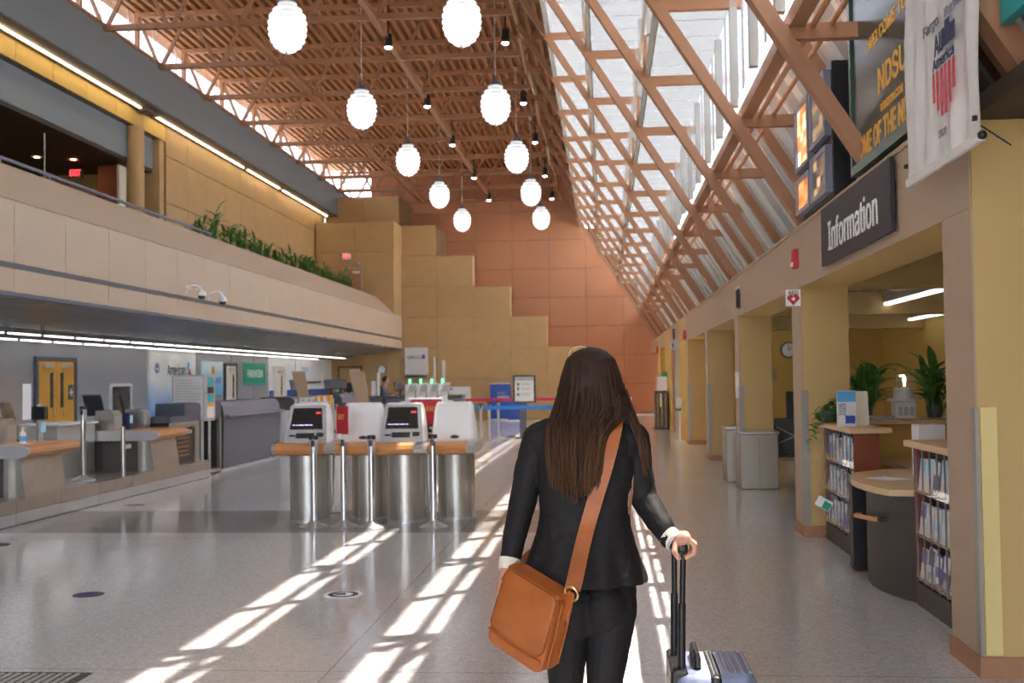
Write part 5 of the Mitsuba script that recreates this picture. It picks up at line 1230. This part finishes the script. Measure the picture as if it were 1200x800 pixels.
# right hand closed on the suitcase grip
rh_ = m3.Manifold.batch_hull([sph((0.212, 3.665, 1.068), 0.024), sph((0.250, 3.635, 1.078), 0.018), sph((0.252, 3.70, 1.078), 0.018), sph((0.232, 3.668, 1.082), 0.018)])
for i, (dy, L) in enumerate(((-0.035, 1.0), (-0.012, 1.1), (0.011, 1.05), (0.033, 0.9))):
    b = V(0.252, 3.665 + dy, 1.078)
    rh_ = rh_ + finger([b, b + V(0.026 * L, 0, -0.018), b + V(0.024 * L, 0, -0.046), b + V(-0.002, 0, -0.060)], 0.0095)
rh_ = rh_ + finger([V(0.218, 3.64, 1.065), V(0.212, 3.615, 1.04), V(0.226, 3.618, 1.018)], 0.0105)
feet = m3.Manifold()
for (x, y, z, dy) in ((-0.158, 3.81, 0.09, 0.0), (-0.03, 3.60, 0.11, 0.0)):
    feet = feet + m3.Manifold.batch_hull([sph((x, y - 0.025, 0.045 + (z - .09)), 0.034), sph((x + (.005 if x > -.1 else -.005), y + 0.13, 0.032), 0.026), sph((x, y, z), 0.034)])
body = head + jaw + nose + ears + lips + neck + core + chain(thin(LL, .012)) + chain(thin(RL, .012)) + chain(thin(LA, .012)) + chain(thin(RA, .012)) + lh_ + rh_ + feet
bodykey = part(woman, 'body', finish(body, 0.008, 6), 'skin', smooth=True)
for sxx in (-0.081, -0.019): part(woman, 'eye', trimesh.creation.icosphere(2, 0.0125).apply_translation([sxx, 3.850, 1.598]), 'white', smooth=True)
tro = m3.Manifold.batch_hull([sph((-0.142, YC, 0.90), 0.088), sph((0.003, YC, 0.90), 0.088), sph((-0.145, YC, 0.82), 0.09), sph((0.004, YC, 0.82), 0.09)]) + m3.Manifold.batch_hull([sph((-0.125, 3.725, 0.86), 0.085), sph((-0.12, 3.75, 0.80), 0.08)]) + m3.Manifold.batch_hull([sph((-0.02, 3.725, 0.86), 0.085), sph((-0.018, 3.75, 0.80), 0.08)]) + chain(LL) + chain(RL)
def wrinkle(t, amp, sc=(40, 40, 30), seed=0):
    n = t.vertex_normals; t.vertices = t.vertices + n * ((meshkit.fbm(t.vertices * V(*sc), 3, seed) - 0.5) * 2 * amp)[:, None]; return t
part(woman, 'trousers', wrinkle(finish(tro, 0.010, 14), 0.003, (30, 30, 45)), 'blackcloth', smooth=True)
for (x, y, z) in ((-0.158, 3.81, 0.0), (-0.03, 3.60, 0.0)):
    shoe = m3.Manifold.batch_hull([sph((x, y - 0.03, 0.045), 0.040), sph((x, y + 0.145, 0.03), 0.030), sph((x - .012, y + .10, .035), .034), sph((x + .012, y + .10, .035), .034)]).trim_by_plane([0, 0, 1], 0.002)
    part(woman, 'shoe', finish(shoe, 0.012, 4), 'black', smooth=True)
# jacket: lofted torso with a flared folded hem, joined to the sleeves
zs_ = [0.912, 0.93, 0.98, 1.04, 1.10, 1.15, 1.22, 1.30, 1.38, 1.43, 1.455, 1.478, 1.492]
ax_ = [0.214, 0.212, 0.196, 0.174, 0.157, 0.149, 0.155, 0.170, 0.172, 0.152, 0.118, 0.080, 0.055]
bx_ = [0.168, 0.165, 0.152, 0.134, 0.117, 0.108, 0.113, 0.115, 0.104, 0.090, 0.078, 0.062, 0.05]
cx_ = [-0.090, -0.090, -0.087, -0.083, -0.079, -0.078, -0.076, -0.072, -0.070, -0.068, -0.066, -0.064, -0.062]
rings = []
for z in np.linspace(0.912, 1.492, 72):
    a, b, c = (np.interp(z, zs_, q) for q in (ax_, bx_, cx_))
    th = np.arange(128) * 2 * PI / 128
    fl = max(0, (1.10 - z) / 0.19)
    w = 1 + fl ** 1.3 * (0.060 * np.sin(9 * th + 0.6) + 0.035 * np.sin(5 * th + 2.0) + 0.02 * np.sin(14 * th))
    e = 2 / 2.35
    px_ = np.sign(np.cos(th)) * np.abs(np.cos(th)) ** e * a * (1 + (w - 1) * 0.55); py_ = np.sign(np.sin(th)) * np.abs(np.sin(th)) ** e * b * w
    zz = z + (0.010 * np.sin(th + 2.6) * fl)
    rings.append(np.stack([c + px_, YC + py_, np.broadcast_to(zz, (128,))], 1))
jt = man(loft(rings))
sho = m3.Manifold.batch_hull([sph((-0.222, 3.77, 1.395), 0.062), sph((-0.12, 3.765, 1.42), 0.07), sph((-0.16, 3.765, 1.34), 0.085)]) + m3.Manifold.batch_hull([sph((0.085, 3.77, 1.39), 0.062), sph((-0.01, 3.765, 1.42), 0.07), sph((0.02, 3.765, 1.34), 0.085)])
jk = finish(jt + sho + chain(LA) + chain(RA), 0.009, 10)
part(woman, 'jacket', wrinkle(jk, 0.0035, (26, 26, 38), 4), 'blackcloth', smooth=True)
def band(p, q, r0, r1, m_, nm, lab=None):
    Mx, L = frame(p, q)
    part(woman, nm, moved(lathe([(r0 * .8, -L / 2), (r0, -L / 2), (r1, L / 2), (r1 * .8, L / 2)], 24), Mx), m_, smooth=40, label=lab)
band((-0.326, 3.703, 1.003), (-0.332, 3.690, 0.968), 0.036, 0.033, 'cream', 'cuff', 'white shirt cuff with a dark pattern')
band((0.196, 3.677, 1.082), (0.216, 3.66, 1.066), 0.037, 0.034, 'cream', 'cuff', 'white shirt cuff with a dark pattern')
part(woman, 'bracelet', moved(trimesh.creation.torus(0.031, 0.004), frame((0.214, 3.662, 1.068), (0.222, 3.656, 1.062))[0]), 'silver', smooth=True)
# hair: grooved mass, loose strands and the lock over the right shoulder
hz = [1.706, 1.702, 1.69, 1.665, 1.61, 1.55, 1.50, 1.47, 1.44, 1.40, 1.36, 1.32, 1.28, 1.25, 1.232]
hl = [-0.055, -0.075, -0.105, -0.132, -0.150, -0.163, -0.176, -0.186, -0.196, -0.200, -0.199, -0.196, -0.190, -0.176, -0.150]
hr = [-0.045, -0.020, 0.006, 0.032, 0.052, 0.066, 0.078, 0.070, 0.020, 0.002, -0.006, -0.012, -0.020, -0.032, -0.055]
hb = [3.765, 3.735, 3.705, 3.680, 3.660, 3.650, 3.642, 3.632, 3.620, 3.612, 3.610, 3.610, 3.613, 3.620, 3.630]
hf = [3.775, 3.805, 3.830, 3.842, 3.835, 3.815, 3.79, 3.75, 3.700, 3.672, 3.662, 3.658, 3.656, 3.655, 3.650]
rings = []
for z in np.linspace(1.706, 1.232, 90):
    l, r, b, f = (np.interp(-z, [-q for q in hz], w) for w in (hl, hr, hb, hf))
    th = np.arange(160) * 2 * PI / 160
    x = (l + r) / 2 + (r - l) / 2 * np.sign(np.cos(th)) * np.abs(np.cos(th)) ** 0.9; y = (b + f) / 2 + (f - b) / 2 * np.sign(np.sin(th)) * np.abs(np.sin(th)) ** 0.9
    lowr = np.clip((1.66 - z) / 0.3, 0, 1)
    g = meshkit.noise(np.stack([th * 14, np.full(160, z * 2.2), th * 0], 1), 3) - 0.5
    g2 = meshkit.noise(np.stack([th * 40, np.full(160, z * 3), th * 0], 1), 5) - 0.5
    s = 1 + (0.10 * g + 0.05 * g2) * (0.25 + lowr)
    rings.append(np.stack([(l + r) / 2 + (x - (l + r) / 2) * (1 + (s - 1) * 0.4), (b + f) / 2 + (y - (b + f) / 2) * s, np.full(160, z)], 1))
hm = loft(rings)
strands = []
rs_ = random.Random(9)
for i in range(230):
    u = rs_.random()
    top_ = rs_.uniform(1.42, 1.58)
    bot = np.interp(u, [0, .18, .55, .85, 1.0], [1.265, 1.232, 1.21, 1.235, 1.28]) + rs_.uniform(-.02, .045)
    pts = []
    for k_ in range(8):
        z = top_ + (bot - top_) * k_ / 7
        l, r, b, f = (np.interp(-z, [-q for q in hz], w) for w in (hl, hr, hb, hf))
        l0, r0 = (np.interp(-max(z, 1.29), [-q for q in hz], w) for w in (hl, hr))
        x = l0 + (r0 - l0) * (0.02 + .96 * u) + 0.006 * math.sin(z * 14 + i)
        cc = max(0.0, 1 - (2 * u - 1) ** 2) ** 0.45
        y = (b + f) / 2 - (f - b) / 2 * cc - 0.003 + 0.004 * math.sin(i * 1.7 + z * 9)
        if z < 1.25: y = min(y, 3.622)
        pts.append((x, y, z))
    strands.append(tube(pts, np.linspace(0.0042, 0.0012, 8), 5, flat=np.linspace(0.0022, 0.0008, 8)))
for i in range(46):
    o, o2 = rs_.uniform(-1, 1), rs_.uniform(-1, 1)
    e = rs_.uniform(1.27, 1.36)
    pts = [(0.055 + .012 * o, 3.73 + .03 * o2, 1.56), (0.074 + .014 * o, 3.712 + .022 * o2, 1.50), (0.090 + .016 * o, 3.700 + .014 * o2, 1.455), (0.108 + .016 * o, 3.697 + .008 * o2, 1.41), (0.122 + .014 * o, 3.700, (1.41 + e) / 2), (0.130 + .010 * o, 3.712, e)]
    q = np.array(pts); tt = np.linspace(0, 5, 12)
    q = np.stack([np.interp(tt, range(6), q[:, k_]) for k_ in range(3)], 1)
    strands.append(tube(q, np.linspace(0.0055, 0.0014, 12), 5, flat=np.linspace(0.004, 0.001, 12)))
part(woman, 'hair', cat(hm, strands), 'hair', smooth=50)
sg = [moved(trimesh.creation.torus(0.030, 0.0028), TR(x, 3.822, z, rx=0.55, ry=ry)) for x, z, ry in ((-0.094, 1.693, -0.35), (-0.018, 1.678, 0.35))]
sgk = thing('sunglasses', 'thin golden sunglasses pushed up on the hair of the woman', 'sunglasses')
part(sgk, 'rims', cat(sg), 'brassy', smooth=True)
part(sgk, 'temple', tube([(-0.122, 3.82, 1.684), (-0.128, 3.78, 1.655), (-0.135, 3.72, 1.63)], 0.0025, 6), 'brassy')
part(sgk, 'temple', tube([(0.012, 3.82, 1.676), (0.024, 3.78, 1.66), (0.032, 3.72, 1.635)], 0.0025, 6), 'brassy')

# shoulder bag
bag = thing('shoulder_bag', 'cognac leather flap bag on the hip of the woman', 'bag')
a_, r0_ = 0.60, 0.36
u_ = V(math.cos(a_), -math.sin(a_), 0); n_ = V(-math.sin(a_), -math.cos(a_), 0); v_ = V(0, 0, 1)
U_, V_ = u_ * math.cos(r0_) - v_ * math.sin(r0_), v_ * math.cos(r0_) + u_ * math.sin(r0_)
BM = np.eye(4); BM[:3, 0], BM[:3, 1], BM[:3, 2], BM[:3, 3] = U_, V_, n_, (-0.246, 3.515, 0.850)
BM[:3, 0] *= 0.86; BM[:3, 1] *= 0.93; BM[:3, 2] *= 0.95
def outline(w0, w1, h0, h1, r): return Polygon([(-w0, h0), (w0, h0), (w1, h1), (-w1, h1)]).buffer(-r).buffer(r, 8)
def puff(poly, d0, d1, bulge, n=96, steps=7):
    """outline extruded from d0 to d1 with a soft bulge"""
    c = np.array(poly.exterior.coords); L = np.r_[0, np.cumsum(np.linalg.norm(np.diff(c, axis=0), axis=1))]
    t = np.linspace(0, L[-1], n + 1)[:-1]
    o = np.stack([np.interp(t, L, c[:, 0]), np.interp(t, L, c[:, 1])], 1); ctr = o.mean(0)
    R_ = [np.c_[ctr + (o - ctr) * s, np.full(n, d)] for s, d in [(0.0001, d0), (0.55, d0 - bulge * .2), (0.9, d0), (0.985, d0 + .006), (1.0, d0 + .02), (1.0, d1 - .02), (0.985, d1 - .006), (0.9, d1), (0.55, d1 + bulge), (0.0001, d1 + bulge * 1.1)]]
    return loft(R_, cap=False)
bb = moved(puff(outline(0.138, 0.122, -0.145, 0.130, 0.035), -0.055, 0.045, 0.012), BM)
part(bag, 'body', bb, 'leather', smooth=45)
part(bag, 'flap', moved(puff(outline(0.128, 0.124, -0.082, 0.138, 0.028), 0.036, 0.060, 0.008), BM), 'leather', smooth=45)
part(bag, 'flap_top', moved(tube([(-0.118, 0.132, -0.03), (-0.118, 0.142, 0.0), (-0.118, 0.136, 0.04)], 0.01, 8), BM), 'leather', smooth=True)
part(bag, 'flap_roof', moved(cbx(-0.122, 0.122, -0.05, 0.122, 0.140, 0.05, 0.008), BM), 'leather')
for off in (-0.035, 0.022):
    part(bag, 'gusset_fold', moved(tube([(0.128, 0.11, off), (0.137, 0.0, off), (0.142, -0.11, off)], 0.0035, 8), BM), 'leather', smooth=True)
part(bag, 'pocket_seam', moved(tube([(-0.13, -0.092, 0.052), (0, -0.096, 0.062), (0.13, -0.092, 0.052)], 0.003, 6), BM), 'leather', smooth=True)
part(bag, 'buckle', moved(trimesh.creation.torus(0.026, 0.0045), BM @ TR(0.132, 0.150, -0.005, rx=0.25, ry=0.2)), 'brassy', smooth=True)
part(bag, 'tab', moved(cbx(0.112, 0.05, -0.012, 0.146, 0.155, -0.004, 0.003), BM), 'leather')
def ribbon(pts, wdir, w, t):
    P_ = np.array(pts, float); k = np.linspace(0, len(P_) - 1, 40)
    from scipy.interpolate import CubicSpline
    cs_ = CubicSpline(range(len(P_)), P_); Q = cs_(k); W = CubicSpline(range(len(P_)), np.array(wdir, float))(k)
    R_ = []
    for i in range(40):
        tg = Q[min(i + 1, 39)] - Q[max(i - 1, 0)]; tg /= np.linalg.norm(tg)
        w_ = W[i] - tg * (W[i] @ tg); w_ /= np.linalg.norm(w_); nn = np.cross(tg, w_)
        R_.append([Q[i] - w_ * w / 2 - nn * t / 2, Q[i] + w_ * w / 2 - nn * t / 2, Q[i] + w_ * w / 2 + nn * t / 2, Q[i] - w_ * w / 2 + nn * t / 2])
    return loft(R_)
top_pt = (BM @ V(0.132, 0.165, -0.005, 1))[:3]
sp_ = [top_pt, top_pt + (V(-0.072, 3.608, 1.10) - top_pt) * 0.45 + V(0, .012, 0), (-0.072, 3.608, 1.10), (-0.035, 3.632, 1.22), (0.0, 3.634, 1.33), (0.026, 3.664, 1.43), (0.036, 3.735, 1.475), (0.022, 3.82, 1.44), (-0.06, 3.888, 1.28), (-0.16, 3.885, 1.10), (-0.29, 3.78, 0.98), (-0.335, 3.64, 0.965)]
wd_ = [(1, -.15, -.3)] * 2 + [(1, 0, -.3), (1, 0, -.3), (1, .1, -.25), (1, .1, -.1), (1, 0, 0), (1, -.2, .3), (1, -.2, .5), (.7, .4, .7), (0.4, .8, .4), (.2, 1, .2)]
part(bag, 'strap', ribbon(sp_, wd_, 0.050, 0.005), 'leather', smooth=40)

# suitcase
cs = thing('suitcase', 'steel blue hard shell suitcase pulled by the woman', 'suitcase')
def shell(x0, x1):
    m = rbx(x0, 3.615, 0.055, x1, 3.975, 0.645, 0.045, 5); return m
part(cs, 'shell', man(shell(0.205, 0.42)).trim_by_plane([-1, 0, 0], -0.322), 'suitcase', smooth=35)
part(cs, 'shell', man(shell(0.27, 0.475)).trim_by_plane([1, 0, 0], 0.356), 'suitcase', smooth=35)
part(cs, 'zipper_band', rbx(0.318, 3.619, 0.059, 0.360, 3.971, 0.641, 0.018, 4), 'black', smooth=35)
for x in (0.334, 0.346): part(cs, 'zipper', tube([(x, 3.64, 0.64), (x, 3.95, 0.643)], 0.004, 6), 'charcoal')
for i in range(4):
    part(cs, 'shell_rib', rbx(0.372 + .024 * i, 3.66, 0.636, 0.386 + .024 * i, 3.93, 0.650, 0.005, 3), 'suitcase', smooth=35)
part(cs, 'handle_well', cbx(0.196, 3.64, 0.40, 0.252, 3.95, 0.652, 0.008), 'black')
part(cs, 'carry_handle', tube([(0.285, 3.70, 0.645), (0.285, 3.715, 0.675), (0.285, 3.875, 0.675), (0.285, 3.89, 0.645)], 0.012, 10, flat=0.02), 'black', smooth=40)
for (x, y, x2) in ((0.236, 3.69, 0.246), (0.222, 3.86, 0.226)):
    part(cs, 'pull_rod', rod((x - 0.004, y, 0.60), (x + 0.002, y, 0.86), 0.0125, 14), 'black', smooth=40); part(cs, 'pull_rod', rod((x + 0.002, y, 0.84), (x2, y, 1.05), 0.0095, 14), 'black', smooth=40)
part(cs, 'grip', rbx(0.218, 3.645, 1.025, 0.258, 3.90, 1.062, 0.014, 4), 'black', smooth=40)
part(cs, 'lock', cbx(0.325, 3.612, 0.50, 0.353, 3.62, 0.58, 0.004), 'silver')
for x in (0.235, 0.445):
    for y in (3.66, 3.93):
        w_ = part(cs, 'wheel', moved(lathe([(0.012, -0.012), (0.027, -0.012), (0.027, 0.012), (0.012, 0.012)], 20), TR(x, y, 0.027, ry=PI / 2)), 'black'); part(w_, 'fork', bx(x - .008, y - .012, 0.02, x + .008, y + .012, 0.07), 'charcoal')

# counter agent far away
ag = thing('person', 'agent in a navy jacket working behind the far grey counter', 'person')
ax, ay = -6.72, 33.1
pt = lambda x, z, y=0.0, r=0.05: (ax + x, ay + y, z, r)
bd = m3.Manifold.sphere(1.0, 24).scale([0.09, 0.075, 0.112]).translate([ax + 0.12, ay, 1.62]) + chain([pt(0.10, 1.56, 0, .05), pt(0.02, 1.42, 0, .06)]) + m3.Manifold.batch_hull([sph(pt(0.20, 1.62), .012), sph(pt(0.215, 1.595), .012)])
trk = m3.Manifold.batch_hull([sph(pt(0.0, 1.36, -.14), .07), sph(pt(0.0, 1.36, .14), .07), sph(pt(-0.05, 1.05, -.09), .1), sph(pt(-0.05, 1.05, .09), .1)])
arms = chain([pt(0.0, 1.38, -.19, .062), pt(0.06, 1.16, -.22, .05), pt(0.28, 1.16, -.16, .038)]) + chain([pt(0.0, 1.38, .19, .062), pt(0.06, 1.16, .22, .05), pt(0.28, 1.16, .12, .038)])
hnd = m3.Manifold()
for yy in (-.155, .115):
    hnd = hnd + m3.Manifold.batch_hull([sph(pt(0.29, 1.16, yy), .03), sph(pt(0.36, 1.15, yy - .02), .018), sph(pt(0.36, 1.15, yy + .025), .018)])
    for q in range(4): hnd = hnd + chain([pt(0.36, 1.15, yy - .025 + .017 * q, .009), pt(0.40, 1.15, yy - .027 + .018 * q, .008), pt(0.425, 1.135, yy - .027 + .018 * q, .007)])
    hnd = hnd + chain([pt(0.31, 1.15, yy - .03, .011), pt(0.345, 1.145, yy - .055, .009)])
legs = chain([pt(-0.05, .95, -.09, .09), pt(-.04, .5, -.1, .058), pt(-.05, .1, -.1, .04), pt(.08, .04, -.1, .035)]) + chain([pt(-0.05, .95, .09, .09), pt(-.04, .5, .1, .058), pt(-.05, .1, .1, .04), pt(.08, .04, .1, .035)])
part(ag, 'body', finish(bd + trk + arms + hnd + legs, 0.02, 6), 'skin', smooth=True)
part(ag, 'jacket', finish(m3.Manifold.batch_hull([sph(pt(0.0, 1.36, -.14), .085), sph(pt(0.0, 1.36, .14), .085), sph(pt(-0.05, 1.0, -.09), .118), sph(pt(-0.05, 1.0, .09), .118)]) + chain([pt(0.0, 1.38, -.19, .075), pt(0.06, 1.16, -.22, .063), pt(0.26, 1.16, -.165, .05)]) + chain([pt(0.0, 1.38, .19, .075), pt(0.06, 1.16, .22, .063), pt(0.26, 1.16, .125, .05)]), 0.02, 6), 'navy', smooth=True)
part(ag, 'trousers', finish(chain([pt(-0.05, .95, -.09, .1), pt(-.04, .5, -.1, .07), pt(-.05, .1, -.1, .05)]) + chain([pt(-0.05, .95, .09, .1), pt(-.04, .5, .1, .07), pt(-.05, .1, .1, .05)]) + m3.Manifold.batch_hull([sph(pt(-.05, .98, -.09), .1), sph(pt(-.05, .98, .09), .1)]), 0.02, 4), 'black', smooth=True)
part(ag, 'hair', m3.Manifold.sphere(1.0, 24).scale([0.095, 0.084, 0.105]).translate([ax + 0.095, ay, 1.65]), 'hair', smooth=60)

scene = {'type': 'scene', **scene}
